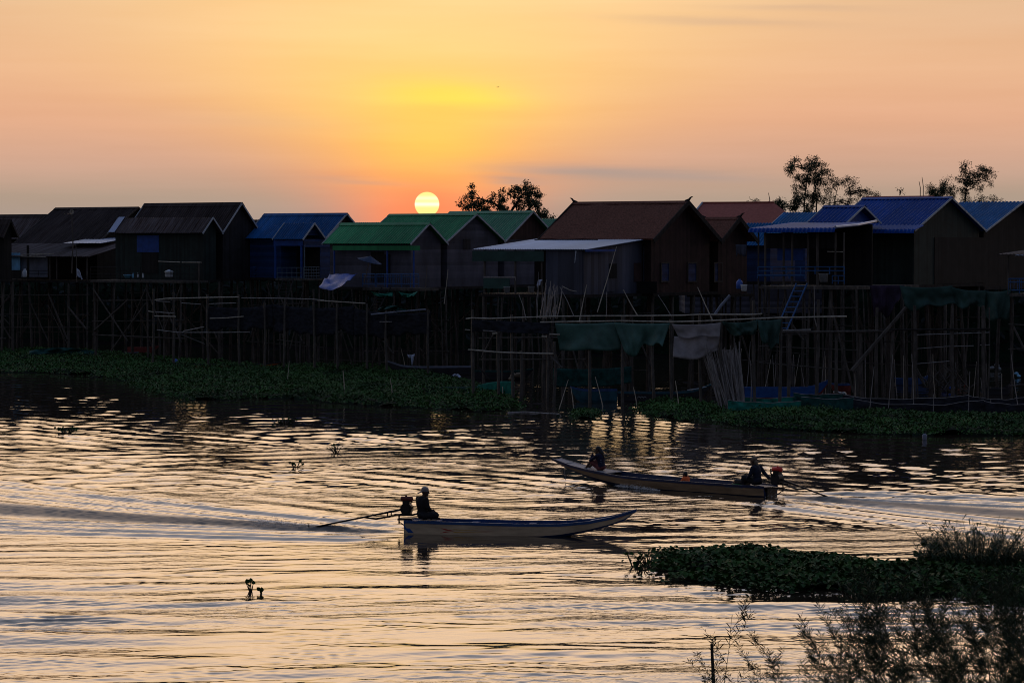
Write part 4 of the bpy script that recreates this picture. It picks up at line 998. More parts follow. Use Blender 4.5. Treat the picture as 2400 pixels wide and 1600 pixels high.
def weed(px, py, Y, tip=True, label=WL[0], sc=1.0, k=None, group='weeds on the near bank'):
    # the tip is wanted near (px, py); stand the plant on the bank below it
    k = random.randrange(len(protos)) if k is None else k
    o = protos[k] if k not in used else copy_tree(protos[k]); used.add(k)
    ltip = (-.42, -.30, -.22, -.5, .12, -.15)[k]
    gz = ground_z(0, Y); t = at(px, py, Y); h = (t.z-gz); s = h/1.28*sc
    o.location = (t.x-ltip*h*1.05, Y, gz); o.scale = (max(.6, s*.9),)*2+(s,); o.rotation_euler = (0, 0, rnd(-.5, .5))
    tag(o, label, 'weed', group); return o
top = lambda x: float(np.interp(x, [1840, 1900, 1960, 2060, 2180, 2300, 2420], [1545, 1490, 1430, 1412, 1416, 1412, 1415]))
for i in range(112):
    px = 1850+640*random.random()**.58; y = top(px)+abs(random.gauss(0, 1))*90+4
    weed(px, min(y, 1590), rnd(19.5, 25))
for px, py, lb in ((1708, 1462, None), ):
    weed(px, py, 22.5, label='tall sparse weed standing alone left of the weed tangle', k=4, group=None)
for px, py in ((1690, 1575), (1720, 1580), (1762, 1560), (1790, 1568), (1815, 1550), (1835, 1535), (1745, 1590), (1868, 1560), (1895, 1545)):
    weed(px, py, 21, label='short weed tip along the bottom edge, left of the tall tangle', group='short weeds on the near bank')
a = at(1675, 1640, 22); b_ = at(1668, 1508, 22); a.z = ground_z(0, 22)-.1
o = MB().tube([(0, 0, 0), (b_-a)*.5+Vector((.015, 0, 0)), b_-a], [.02, .018, .012], 7).build('stake', M['bark']); o.location = a
tag(o, 'dark bare stick at the bottom edge, left of the foreground weeds', 'stick')
# ---------------------------------------------------------------- boats under way
def interp(s, tab): return float(np.interp(s, [t[0] for t in tab], [t[1] for t in tab]))
def hull(root, L, hb, zs, zk, mats, n=40, t=.035, floor=.10, paint=.33, bottom_mat=None, name='hull'):
    """mats = side, bottom, inside, gunwale"""
    mb = MB(); rows = []
    for i in range(n+1):
        s = i/n; x = L*s; b = interp(s, hb); z1 = interp(s, zs); z0 = interp(s, zk); h = z1-z0
        o = [(b, z1), (b*.985, z0+h*.72), (b*.93, z0+h*paint), (b*.70, z0+h*.02)]
        fl = max(floor, z0+.05); fl = min(fl, z1-.03)
        q = [(max(.005, b*.72-t), fl), (max(.008, b*.93-t), fl+(z1-fl)*.4), (max(.01, b-t), z1)]
        P = [(x, y, z) for y, z in o]+[(x, -y, z) for y, z in reversed(o)]+[(x, -y, z) for y, z in reversed(q)]+[(x, y, z) for y, z in q]
        rows.append(P)
    # order: +gunwale ... -gunwale (8), then -inner gunwale..., floor, ..., +inner gunwale (6)
    w_ = len(rows[0]); vs = [p for r in rows for p in r]
    mi = [0, 0, 1, 1, 1, 0, 0, 0, 2, 2, 2, 2, 2, 0]
    for i in range(n):
        for k in range(w_):
            k2 = (k+1) % w_; mb.f.append([i*w_+k, (i+1)*w_+k, (i+1)*w_+k2, i*w_+k2]); mb.m.append(mi[k])
    mb.v = vs
    mb.f.append(list(range(w_-1, -1, -1))); mb.m.append(1)
    mb.f.append([n*w_+k for k in range(w_)]); mb.m.append(0)
    # closed transom and stem: close the inside too
    o = mb.build(name, mats[:3], root)
    g = MB()
    for sg_ in (1, -1):
        def fn(u, v):
            s = u; return Vector((L*s, sg_*(interp(s, hb)+.012), interp(s, zs)+.012-.075*v))
        g.sheet(fn, n, 1, 0, (0, -sg_*.05, 0))
        gw = g.build('gunwale', mats[3], root); g = MB()
    return o
def plank_across(root, s, L, hb, zs, w_, mat, drop=.05, name='thwart'):
    b = interp(s, hb)-.05; z = interp(s, zs)-drop
    MB().box((L*s, 0, z), (w_, 2*b, .03)).build(name, mat, root)
def engine(root, x, z, tank, end, hand, sc=1.0):
    e = MB()
    e.tube([(x, -.13*sc, z), (x, .13*sc, z)], .165*sc, 18); e.tube([(x, -.19*sc, z), (x, -.13*sc, z)], .10*sc, 14)
    e.box((x, 0, z-.12*sc), (.26*sc, .22*sc, .12*sc)); e.box((x-.01, 0, z+.17*sc), (.19*sc, .2*sc, .12*sc)); e.tube([(x+.02, .14*sc, z+.08), (x+.1, .2*sc, z+.16), (x+.1, .2*sc, z+.3*sc)], .025, 8)
    en = e.build('engine', M['engine_black'], root)
    tk = MB(); T = .13*sc
    tk.tube([(x-.17*sc, 0, z+.27*sc), (x-.15*sc, 0, z+.27*sc), (x+.15*sc, 0, z+.27*sc), (x+.17*sc, 0, z+.27*sc)], [.05*sc, .075*sc, .075*sc, .05*sc], 12); tk.lathe((x-.02, 0, z+.34*sc), [(.03, 0), (.03, .03), (.015, .045)], 10)
    tk.build('fuel_tank', tank, en, True)
    sh = MB(); a = Vector((x-.12, 0, z-.02)); b = Vector(end)
    sh.tube([a, a.lerp(b, .3), b], [.032, .028, .024], 8); sh.tube([a+Vector((.02, 0, -.12)), a.lerp(b, .28)+Vector((0, 0, -.12)), a.lerp(b, .42)], [.02, .03, .02], 6)
    for t_ in (.12, .16): 
        p = a.lerp(b, t_); sh.bar(p+Vector((0, 0, .02)), p+Vector((0, 0, -.13)), .016)
    sh.build('propeller_shaft', M['steel'], en)
    pr = MB()
    for k in range(2):
        R = Matrix.Rotation(k*PI, 3, 'X'); c_ = b+R @ Vector((0, 0, .07)); pr.ell(c_, (.015, .04, .075), 8, 5, R)
    pr.build('propeller', M['steel'], en)
    tl = MB(); tl.tube([(x-.35, .0, z-.17), (x+.15, -.02, z-.17), (hand[0]-.03, hand[1], hand[2]-.005), (hand[0]+.10, hand[1], hand[2]+.03)], [.028, .028, .018, .018], 7)
    tl.build('tiller', M['steel'], en)
    mt = MB(); mt.bar((x-.22, 0, z-.18), (x-.22, 0, z-.42), .022); mt.box((x-.05, 0, z-.30), (.42, .10, .045)); mt.bar((x-.2, 0, z-.38), (x+.06, 0, z-.56), .016)
    mt.build('motor_bracket', M['steel'], en)
    return en

B1 = empty('longtail_boat', BOAT1, A1, 'cream and blue longtail boat speeding right with one man at its stern', 'boat')
L1 = 6.42
hb1 = [(0, .36), (.1, .42), (.4, .47), (.62, .46), (.78, .38), (.9, .24), (.97, .10), (1, .03)]
zs1 = [(0, .36), (.1, .355), (.5, .33), (.68, .345), (.8, .42), (.9, .545), (1, .74)]
zk1 = [(0, -.12), (.45, -.12), (.6, -.09), (.68, -.03), (.78, .10), (.88, .27), (.95, .44), (1, .69)]
hull(B1, L1, hb1, zs1, zk1, [M['hull_cream'], M['hull_blue'], M['hull_inside'], M['hull_blue']], paint=.235)
plank_across(B1, .30, L1, hb1, zs1, .2, M['hull_inside']); plank_across(B1, .55, L1, hb1, zs1, .2, M['hull_inside'])
mb = MB(); mb.sheet(lambda u, v: (.02+.95*u, (interp(u*.15, hb1)-.04)*(2*v-1), .34), 4, 2, 0, (0, 0, -.03)); mb.build('stern_deck', M['hull_inside'], B1)
mb = MB(); mb.sheet(lambda u, v: (L1*(.80+.17*u), (interp(.80+.17*u, hb1)-.03)*(2*v-1), interp(.80+.17*u, zs1)-.015), 10, 2, 0, (0, 0, -.025)); mb.build('bow_deck', M['deck_grey'], B1)
MB().box((-.02, 0, .375), (.35, .12, .05)).build('stern_block', M['steel'], B1)
def decal(root, pts, mat, name, hb, zs, zk, L, side=-1):
    # a painted mark laid 4 mm proud of the planking
    mb = MB(); v = []
    for s, f in pts:
        b = interp(s, hb); z1 = interp(s, zs); z0 = interp(s, zk); h = z1-z0; y = b*(.93+.055*min(1, max(0, (f-.3)/.42)))
        v.append(Vector((L*s, side*(y+.006), z0+h*f)))
    mb.add(v, [list(range(len(v)))] if side < 0 else [list(range(len(v)))[::-1]]); return mb.build(name, mat, root)
for (pts, m_) in (([(.16, .66), (.225, .50), (.185, .52)], 'paint_red'), ([(.16, .34), (.225, .48), (.185, .46)], 'paint_red'), ([(.215, .60), (.36, .545), (.225, .555)], 'paint_yellow'), ([(.215, .40), (.36, .45), (.225, .445)], 'paint_yellow'),
                  ([(.30, .52), (.43, .58), (.34, .535)], 'paint_red'), ([(.32, .49), (.44, .535), (.36, .485)], 'paint_red'), ([(.0, .95), (.045, .31), (.02, .31), (.0, .6)], 'hull_bright_blue'),
                  ([(.86, .9), (.95, .93), (.985, .6), (.93, .55)], 'paint_red')):
    decal(B1, pts, M[m_], 'painted_flash', hb1, zs1, zk1, L1)
engine(B1, .02, .66, M['tank_dull_red'], (-2.85, .36, .03), (.70, -.03, .62))

B2 = empty('longtail_boat', BOAT2, A2, 'dark tan longtail boat heading left and away with three people aboard', 'boat')
L2 = 8.75
hb2 = [(0, .40), (.08, .50), (.35, .58), (.6, .57), (.78, .44), (.9, .30), (1, .20)]
zs2 = [(0, .33), (.5, .33), (.66, .36), (.8, .46), (.9, .56), (1, .74)]
zk2 = [(0, -.13), (.5, -.13), (.62, -.08), (.72, .03), (.82, .19), (.92, .40), (1, .66)]
hull(B2, L2, hb2, zs2, zk2, [M['hull_tan'], M['hull_navy'], M['hull_navy'], M['hull_navy']], paint=.34)
for s_ in (.22, .48, .62): plank_across(B2, s_, L2, hb2, zs2, .2, M['hull_inside'], .12)
mb = MB(); mb.sheet(lambda u, v: (.02+1.0*u, (interp(u*.12, hb2)-.04)*(2*v-1), .30), 4, 2, 0, (0, 0, -.03)); mb.build('stern_deck', M['hull_navy'], B2)
mb = MB(); mb.sheet(lambda u, v: (L2*(.72+.27*u), (interp(.72+.27*u, hb2)-.02)*(2*v-1), interp(.72+.27*u, zs2)+.005), 14, 2, 0, (0, 0, -.03)); mb.build('bow_deck', M['deck_grey'], B2)
MB().bar((L2*.93, -.2, .60), (L2*.93, .2, .60), .03).build('mooring_bar', M['steel'], B2)
MB().tube([(L2*.93, .25, .58), (L2*.932, .29, .3), (L2*.925, .29, .06)], .012, 5).build('rope', M['bamboo_grey'], B2)
engine(B2, -.25, .58, M['red_plastic'], (-2.65, 0, -.02), (.12, .12, .50), 1.05)
MB().box((-.04, 0, .10), (.03, .5, .38)).build('stern_plate', M['steel'], B2)
o = MB(); o.box((0, 0, .13), (.5, .34, .26)); o.tube([(-.25, 0, .26), (-.15, 0, .30), (.15, 0, .30), (.25, 0, .26)], [.05, .1, .1, .05], 8)
cb = o.build('cool_box', M['hair']); MB().box((0, .175, .2), (.36, .02, .06)).build('stripe', M['green_stripe'], cb)
cb.location = BOAT2+Matrix.Rotation(A2, 3, 'Z') @ Vector((1.1, .1, .10)); cb.rotation_euler = (0, 0, A2); tag(cb, 'black box with a bright green stripe beside the driver of the far boat', 'box')
for nm, bt, L_, hb_, zs_, zk_ in (('B2', B2, L2, hb2, zs2, zk2),):
    for k in range(9):
        s0 = .085+k*.0085; decal(bt, [(s0, .86), (s0+.005, .86), (s0+.005, .80), (s0, .80)], M['rail_pale'], 'painted_mark', hb_, zs_, zk_, L_, 1)

# ---------------------------------------------------------------- people
def fuse(mb, name, mat, voxel=.011, parent=None, smooth=4):
    o = mb.build(name, mat, None)
    m = o.modifiers.new('r', 'REMESH'); m.mode = 'VOXEL'; m.voxel_size = voxel; m.use_smooth_shade = True
    if smooth:
        s_ = o.modifiers.new('s', 'SMOOTH'); s_.factor = .5; s_.iterations = smooth
    dg = bpy.context.evaluated_depsgraph_get(); me = bpy.data.meshes.new_from_object(o.evaluated_get(dg))
    o.modifiers.clear(); old = o.data; o.data = me; bpy.data.meshes.remove(old)
    if not me.materials: me.materials.append(mat)
    if parent: o.parent = parent
    return o
def hand(mb, wrist, dirv, palmn, curl=.5, sc=1.0):
    d = Vector(dirv).normalized(); n = Vector(palmn).normalized(); s = d.cross(n).normalized(); w0 = Vector(wrist)
    for k in range(4):
        mb.cap(w0+s*(k-1.5)*.012*sc, w0+d*.085*sc+s*(k-1.5)*.021*sc, .014*sc, .012*sc, 6)
        L_ = (.072, .080, .075, .058)[k]*sc; p = w0+d*.088*sc+s*(k-1.5)*.022*sc; dd = d.copy()
        for j in range(3):
            dd = (dd+n*curl*(.55+.25*j)).normalized(); q = p+dd*L_*(.45, .32, .26)[j]; mb.cap(p, q, .0095*sc, .0082*sc, 6); p = q
    p = w0+d*.02*sc-s*.022*sc; q = p+(d*.5-s*.75+n*.2).normalized()*.045*sc; mb.cap(p, q, .0125*sc, .0105*sc, 6); mb.cap(q, q+(d*.8-s*.1+n*.5).normalized()*.04*sc, .0105*sc, .009*sc, 6)
def head(mb, c, face, up=(0, 0, 1), sc=1.0):
    c = Vector(c); f = Vector(face).normalized(); u = Vector(up).normalized(); s = u.cross(f).normalized(); f = s.cross(u).normalized()
    R = Matrix((f, s, u)).transposed(); A = lambda x, y, z: c+R @ (Vector((x, y, z))*sc)
    mb.ell(A(-.012, 0, .025), (.098*sc, .077*sc, .095*sc), 16, 10, R); mb.ell(A(.022, 0, -.045), (.066*sc, .058*sc, .075*sc), 14, 9, R)
    mb.ell(A(.055, 0, -.093), (.026*sc, .03*sc, .02*sc), 8, 6, R); mb.cap(A(.082, 0, .012), A(.104, 0, -.028), .010*sc, .014*sc, 8)
    mb.ell(A(.078, 0, -.062), (.014*sc, .026*sc, .008*sc), 8, 5, R); mb.ell(A(.078, 0, -.074), (.013*sc, .022*sc, .008*sc), 8, 5, R)
    for q in (-1, 1):
        mb.ell(A(-.005, q*.079, -.01), (.02*sc, .008*sc, .032*sc), 8, 6, R); mb.ell(A(.072, q*.032, .008), (.013*sc, .015*sc, .010*sc), 8, 6, R); mb.cap(A(.083, q*.018, .026), A(.070, q*.052, .028), .007*sc, .006*sc, 6)
    return A, R
def torso(mb, pel, chest, neck, side, grow=0.0, sc=1.0):
    pel, chest, neck = Vector(pel), Vector(chest), Vector(neck); s = Vector(side).normalized(); u = (chest-pel).normalized(); f = s.cross(u).normalized()
    R = Matrix((f, s, u)).transposed(); g = grow
    mb.ell(pel+u*.03, (.115*sc+g, .165*sc+g, .12*sc+g), 14, 8, R); mb.ell(pel.lerp(chest, .5), (.10*sc+g, .145*sc+g, .17*sc+g), 14, 8, R)
    mb.ell(chest, (.115*sc+g, .172*sc+g, .19*sc+g), 16, 9, R); mb.cap(chest+u*.10-s*.13*sc, chest+u*.10+s*.13*sc, .066*sc+g, None, 10); mb.cap(chest+u*.1, neck, .072*sc+g, .052*sc+g, 10)
def limb(mb, pts, rad, g=0.0):
    for (a, b), (r1, r2) in zip(zip(pts, pts[1:]), zip(rad, rad[1:])): mb.cap(a, b, r1+g, r2+g, 10)
def person(boat_loc, ang, seat, label, J, cloth, sc=1.0):
    """J: joints in boat coordinates relative to the seat; cloth: list of (name, material, builder)"""
    b = MB(); torso(b, J['pel'], J['chest'], J['neck'], J['side'], 0, sc); b.cap(J['neck'], J['head'], .052*sc, .05*sc, 10); A, R = head(b, J['head'], J['face'], J.get('up', (0, 0, 1)), sc)
    for k in ('la', 'ra'):
        p = [Vector(q) for q in J[k]]; limb(b, p, [.050*sc, .040*sc, .028*sc]); hand(b, p[2], p[2]-p[1] if k+'d' not in J else J[k+'d'], J.get(k+'n', (0, 0, -1)), J.get(k+'c', .5), sc)
    for k in ('ll', 'rl'):
        p = [Vector(q) for q in J[k]]; limb(b, p[:3], [.082*sc, .060*sc, .040*sc]); b.cap(p[2], p[3], .042*sc, .030*sc, 8); b.cap(p[2].lerp(p[3], .55), p[3]+(p[3]-p[2])*.35, .034*sc, .022*sc, 8)
    body = fuse(b, 'person', M['skin'], .010)
    for nm, mt, fn in cloth:
        c_ = MB(); fn(c_, A, R, J, sc); fuse(c_, nm, mt, .012, body, 3)
    body.location = Vector(boat_loc)+Matrix.Rotation(ang, 3, 'Z') @ Vector(seat); body.rotation_euler = (0, 0, ang)
    tag(body, label, 'person'); return body
def shirt(c, A, R, J, sc, sleeve=1.0):
    torso(c, J['pel'], J['chest'], Vector(J['chest']).lerp(Vector(J['neck']), .75), J['side'], .014, sc)
    for k in ('la', 'ra'):
        p = [Vector(q) for q in J[k]]
        if sleeve >= 1: limb(c, [p[0], p[1], p[1].lerp(p[2], .9)], [.052*sc, .043*sc, .034*sc], .014)
        else: limb(c, [p[0], p[0].lerp(p[1], .7)], [.052*sc, .047*sc], .018)
def pants(c, A, R, J, sc, full=1.0):
    pel = Vector(J['pel']); s = Vector(J['side']); c.ell(pel, (.135*sc, .175*sc, .11*sc), 14, 8)
    for k in ('ll', 'rl'):
        p = [Vector(q) for q in J[k]]
        if full >= 1: limb(c, [p[0], p[1], p[1].lerp(p[2], .85)], [.086*sc, .066*sc, .05*sc], .014)
        else: limb(c, [p[0], p[0].lerp(p[1], .85)], [.086*sc, .072*sc], .016)
def cap_hat(c, A, R, J, sc):
    c.ell(A(-.015, 0, .062), (.108, .092, .075), 16, 8, R); c.ell(A(-.01, 0, .02), (.112, .094, .035), 16, 8, R)
    c.cap(A(-.09, -.05, .0), A(-.17, -.045, -.055), .02, .012, 8); c.cap(A(-.09, .05, .0), A(-.17, .045, -.055), .02, .012, 8); c.cap(A(-.09, 0, .0), A(-.185, 0, -.06), .022, .014, 8)
def wrap_hat(c, A, R, J, sc):
    c.ell(A(-.015, 0, .05), (.112, .096, .085), 16, 8, R); c.ell(A(-.06, 0, -.04), (.065, .085, .09), 14, 8, R); c.cap(A(-.07, 0, -.08), A(-.10, 0, -.14), .06, .045, 8); c.ell(A(.10, 0, .075), (.03, .06, .035), 8, 6, R)
def short_hair(c, A, R, J, sc):
    c.ell(A(-.022, 0, .045), (.103*sc, .086*sc, .09*sc), 16, 9, R); c.ell(A(-.06, 0, -.015), (.055*sc, .08*sc, .075*sc), 12, 8, R)
def long_hair(c, A, R, J, sc):
    short_hair(c, A, R, J, sc); c.cap(A(-.075, 0, .0), A(-.13, 0, -.14), .075, .075, 12); c.cap(A(-.12, .02, -.12), A(-.17, .02, -.30), .07, .04, 10)
person(BOAT1, A1, (.46, 0, .36), 'person in dark clothes and a pale hat steering the cream boat, back half turned',
       dict(pel=(0, .02, .13), chest=(-.02, .03, .44), neck=(.03, .03, .64), side=(-.72, .69, 0), head=(.075, .03, .775), face=(1, .25, -.08), up=(.12, 0, 1),
            ra=[(.125, -.10, .575), (.175, -.13, .36), (.235, -.055, .27)], rad=(.4, .3, -.05), ran=(.2, .3, -1), rac=.9,
            la=[(-.155, .15, .57), (-.16, .27, .36), (.06, .36, .22)], lan=(0, 0, -1),
            rl=[(.06, -.07, .11), (.40, -.10, .14), (.20, .10, .05), (.33, .14, .03)], ll=[(-.05, .11, .11), (.24, .34, .14), (.34, .10, .05), (.46, .04, .03)]),
       [('shirt', M['shirt_black'], shirt), ('trousers', M['shorts_dark'], pants), ('hat', M['hat_pale'], cap_hat)], 1.12)
person(BOAT2, A2, (.50, 0, .31), 'person in navy jacket and khaki head wrap driving the far boat',
       dict(pel=(0, 0, .13), chest=(.05, .0, .45), neck=(.10, .0, .65), side=(-.15, 1, 0), head=(.14, .02, .78), face=(1, .25, -.05), up=(.12, 0, 1),
            ra=[(.05, -.20, .575), (-.10, -.26, .36), (-.36, -.16, .22)], rad=(-.8, .3, -.3), ran=(0, 0, -1), rac=.7,
            la=[(.06, .19, .57), (.10, .27, .35), (.26, .20, .22)], lan=(0, 0, -1),
            rl=[(.04, -.09, .11), (.40, -.14, .22), (.46, -.12, -.05), (.60, -.12, -.10)], ll=[(.04, .09, .11), (.42, .16, .24), (.48, .14, -.05), (.62, .14, -.10)]),
       [('jacket', M['shirt_navy'], shirt), ('trousers', M['shorts_dark'], pants), ('head_wrap', M['hat_khaki'], wrap_hat)], 1.12)
person(BOAT2, A2, (6.75, .05, .44), 'long haired person in a patterned shirt seated in the bow',
       dict(pel=(0, 0, .12), chest=(.05, .0, .40), neck=(.11, .0, .57), side=(-.1, 1, 0), head=(.17, .0, .68), face=(1, .35, -.25), up=(.25, 0, 1),
            ra=[(.07, -.17, .50), (.32, -.17, .32), (.28, -.07, .54)], rad=(.05, .1, 1), ran=(-1, .3, 0), rac=.6,
            la=[(.07, .17, .50), (.34, .18, .33), (.33, .07, .53)], lad=(-.05, -.1, 1), lan=(-1, -.3, 0), lac=.6,
            rl=[(.05, -.08, .10), (.36, -.12, .30), (.62, -.10, .07), (.76, -.10, .04)], ll=[(.05, .09, .10), (.36, .13, .30), (.58, .11, .07), (.72, .12, .04)]),
       [('shirt', M['shirt_pattern'], shirt), ('shorts', M['shorts_red'], lambda c, A, R, J, sc: pants(c, A, R, J, sc, .5)), ('hair', M['hair'], long_hair)], .95)
person(BOAT2, A2, (3.30, .0, .02), 'person in an orange top sitting low in the middle of the far boat',
       dict(pel=(0, 0, .11), chest=(.02, .0, .26), neck=(.04, .0, .385), side=(0, 1, 0), head=(.06, .0, .47), face=(1, .2, 0),
            ra=[(.02, -.14, .33), (.10, -.19, .20), (.24, -.12, .20)], la=[(.02, .14, .33), (.10, .19, .20), (.24, .12, .20)],
            rl=[(.03, -.06, .10), (.27, -.08, .24), (.42, -.07, .04), (.52, -.07, .03)], ll=[(.03, .06, .10), (.27, .08, .24), (.42, .07, .04), (.52, .07, .03)]),
       [('shirt', M['shirt_orange'], lambda c, A, R, J, sc: shirt(c, A, R, J, sc, .5)), ('shorts', M['shorts_dark'], pants), ('hair', M['hair'], short_hair)], .80)

# ---------------------------------------------------------------- spray thrown up by propeller and bow
M['spray'] = pmat('spray', (.75, .74, .72), .25, 0, .1, 5, spec=.6)
def spray(n, fn):
    mb = MB()
    for k in range(n):
        p, r = fn(); q = [p+rvec()*r for i in range(4)]; mb.add(q, [(0, 1, 2), (0, 2, 3), (0, 3, 1), (1, 3, 2)])
    tag(mb.build('water_spray', M['spray']), kind='stuff')
R1 = Matrix.Rotation(A1, 3, 'Z'); R2 = Matrix.Rotation(A2, 3, 'Z')
def f1():
    t = random.random()**.7; s = -2.7-1.9*t; h = abs(random.gauss(0, 1))*.16*(1-t*.5)*(.3+t)
    return BOAT1+R1 @ Vector((s, .36*(-s-1.3)+random.gauss(0, .14+.12*t), .03+min(h, .45))), rnd(.005, .016)
spray(1500, f1)
def f2():
    t = random.random(); s = 5.75-1.9*t; h = abs(random.gauss(0, 1))*.055*math.sin(PI*min(1, t*.8+.2))
    return BOAT2+R2 @ Vector((s, interp(s/L2, hb2)*.86+.04+abs(random.gauss(0, .10))+t*.12, .0+min(h, .2))), rnd(.006, .018)
spray(1300, f2)
def f3():
    s = rnd(-.9, -.05); return BOAT2+R2 @ Vector((s, random.gauss(0, .22), .02+abs(random.gauss(0, .07)))), rnd(.005, .013)
spray(260, f3)
# ---------------------------------------------------------------- the clutter along the bank
def poly3(pts, Y):                        # pixel polyline standing at distance Y (a number, or one per point)
    Ys = Y if hasattr(Y, '__len__') else [Y]*len(pts)
    return [at(px, py, y_) for (px, py), y_ in zip(pts, Ys)]
def stick(name, label, cat, pts, Y, r, mat, group=None, taper=.6):
    P = poly3(pts, Y); b = P[0].copy()
    o = MB().tube([p-b for p in P], [r*(1-(1-taper)*i/(len(P)-1)) for i in range(len(P))], 6).build(name, M[mat]); o.location = b
    return tag(o, label, cat, group)
def frame(name, label, cat, posts, rails, Yf, pr=.06, rr=.035, pm='bamboo_dark', rm='bamboo', foot=-.8):
    c = at(posts[len(posts)//2][0], 700, Yf(posts[len(posts)//2][0])); c.z = 0
    root = empty(name, c, 0, label, cat)
    for px, py in posts:
        Y = Yf(px); a = at(px, py, Y); MB().tube([(a.x-c.x+rnd(-.12, .12), Y-c.y, foot), (a.x-c.x+rnd(-.05, .05), Y-c.y, a.z*.5), (a.x-c.x, Y-c.y, a.z)], [pr*1.1, pr, pr*.85], 7).build('post', M[pm], root)
    for rl in rails:
        pts, r, mt = rl if len(rl) == 3 else (rl[0], rr, rm)
        P = [at(px, py, Yf(px)-.09)-c for px, py in pts]; MB().tube(P, r, 6).build('rail', M[mt], root)
    return root
def drape(name, label, cat, tl, tr, bl, br, Y0, Y1, mat, folds=3, sag=.15, deep=.12, nu=28, nv=12, hem=.12, group=None):
    a, b, c_, d_ = at(*tl, Y0), at(*tr, Y1), at(*bl, Y0), at(*br, Y1); o_ = (a+b)/2; seed = rnd(0, 50)
    def fn(u, v):
        p = a.lerp(b, u).lerp(c_.lerp(d_, u), v); p.z -= sag*4*u*(1-u)*(1-v*.5)
        f = mnoise.noise(Vector((u*folds*1.7+v*.6, v*1.2, seed)))+.5*mnoise.noise(Vector((u*folds*4, v*2.5, seed+3)))
        p.y -= deep*(.25+v)*f*1.2; p.z += hem*v*v*mnoise.noise(Vector((u*folds*1.3, seed, 2)))
        return p-o_
    o = MB().sheet(fn, nu, nv, 0, (0, .015, 0)).build(name, M[mat], None, True); o.location = o_; return tag(o, label, cat, group)

# --- left walkway pen
YL = lambda px: float(np.interp(px, [340, 1010], [171, 157]))
frame('bamboo_walkway', 'long bamboo railed walkway in front of the blue and green roofed houses', 'walkway',
      [(360, 676), (407, 684), (486, 690), (560, 690), (620, 708), (668, 700), (735, 703), (790, 710), (860, 712), (905, 728), (1004, 726)],
      [([(363, 703), (389, 699.5), (480, 697.5), (559, 696)], .035, 'bamboo'), ([(566, 698), (650, 699), (731, 701), (760, 704)], .03, 'bamboo_grey'), ([(366, 705.5), (399, 707.5)], .025, 'bamboo_grey'),
       ([(426, 710), (470, 713)], .025, 'bamboo_grey'), ([(490, 712), (553, 710)], .028, 'bamboo_grey'), ([(745, 704), (856, 711)], .03, 'bamboo'), ([(348, 729), (360, 731.5)], .03, 'bamboo'), ([(365, 731), (408, 734)], .03, 'bamboo_grey'),
       ([(362, 740.5), (412, 742)], .035, 'bamboo'), ([(492, 746), (530, 745), (571, 741.5)], .032, 'bamboo'), ([(368, 773), (420, 779), (520, 779), (585, 778)], .03, 'bamboo_grey'),
       ([(430, 776), (478, 766)], .035, 'bamboo_grey'), ([(426, 784), (480, 806)], .035, 'bamboo_dark'), ([(870, 737), (930, 731), (998, 725)], .05, 'grey_sheet'), ([(890, 754), (918, 754)], .025, 'bamboo_grey')], YL, .075)
for x0, x1, t0, t1, b0, b1, lb in ((482, 640, 716, 712, 768, 772, 'left length of black netting hung on the bamboo walkway'), (640, 830, 712, 716, 778, 780, 'middle length of black netting hung on the bamboo walkway'), (830, 1010, 722, 730, 786, 782, 'right length of black netting, below the green hammocks')):
    drape('net', lb, 'net', (x0, t0), (x1, t1), (x0, b0), (x1, b1), YL(x0)+.2, YL(x1)+.2, 'black_net', 5, .2, .15, 30, 8, .4)
for px, pt in ((500, 760), (533, 765), (585, 760), (640, 770), (700, 770), (742, 770), (760, 775), (815, 770), (845, 775), (930, 760), (960, 770)):
    pass
# --- centre pen with tarpaulins
YC = lambda px: float(np.interp(px, [1090, 1990], [135.5, 126.5]))
frame('bamboo_pen', 'bamboo pen frame hung with tarpaulins in front of the silver roofed lean-to', 'pen',
      [(1107, 726), (1166, 746), (1199, 737), (1221, 822), (1284, 755), (1300, 800), (1380, 741), (1459, 742), (1530, 742), (1572, 748), (1640, 738), (1690, 752), (1766, 704), (1831, 742)],
      [([(1092, 747), (1107, 745), (1150, 746.5), (1200, 744.5), (1290, 741.5), (1400, 740), (1500, 740), (1590, 739), (1640, 737), (1765, 737), (1786, 735)], .032, 'bamboo'),
       ([(1266, 755), (1340, 753.5), (1458, 751.7), (1573, 754), (1640, 752.5), (1760, 747), (1831, 744), (1984, 741.3)], .034, 'bamboo'),
       ([(1090, 772.5), (1102, 773.5)], .03, 'bamboo'), ([(1132, 774.5), (1175, 777.5)], .03, 'bamboo_grey'), ([(1154, 781.7), (1166, 781.5)], .03, 'bamboo'), ([(1270, 788.5), (1282, 789)], .035, 'bamboo'), ([(1288, 783), (1312, 784)], .035, 'bamboo'),
       ([(1097, 819.5), (1112, 820), (1166, 825), (1220, 827), (1285, 828.5), (1297, 828.5)], .036, 'bamboo'), ([(1112, 821.5), (1160, 826)], .02, 'bamboo_grey'), ([(1290, 835), (1318, 862)], .05, 'bamboo_dark'), ([(1117, 855), (1148, 890)], .05, 'dark_wood')], YC, .08)
drape('net', 'dark brownish net panel at the left end of the bamboo pen', 'net', (1106, 749), (1290, 757), (1106, 776), (1286, 782), YC(1106)-.15, YC(1290)-.15, 'black_net', 3, .0, .08)
drape('tarpaulin', 'dull green tarpaulin hanging first from the left on the bamboo pen', 'tarpaulin', (1301, 757), (1440, 755), (1312, 823), (1458, 818), YC(1301)-.2, YC(1440)-.2, 'green_tarp', 2, .05, .22)
drape('tarpaulin', 'darker green tarpaulin with a ragged hem, second from the left on the bamboo pen', 'tarpaulin', (1438, 755), (1571, 757), (1463, 826), (1552, 812), YC(1440)-.3, YC(1571)-.3, 'green_tarp', 3, .05, .30, hem=.6)
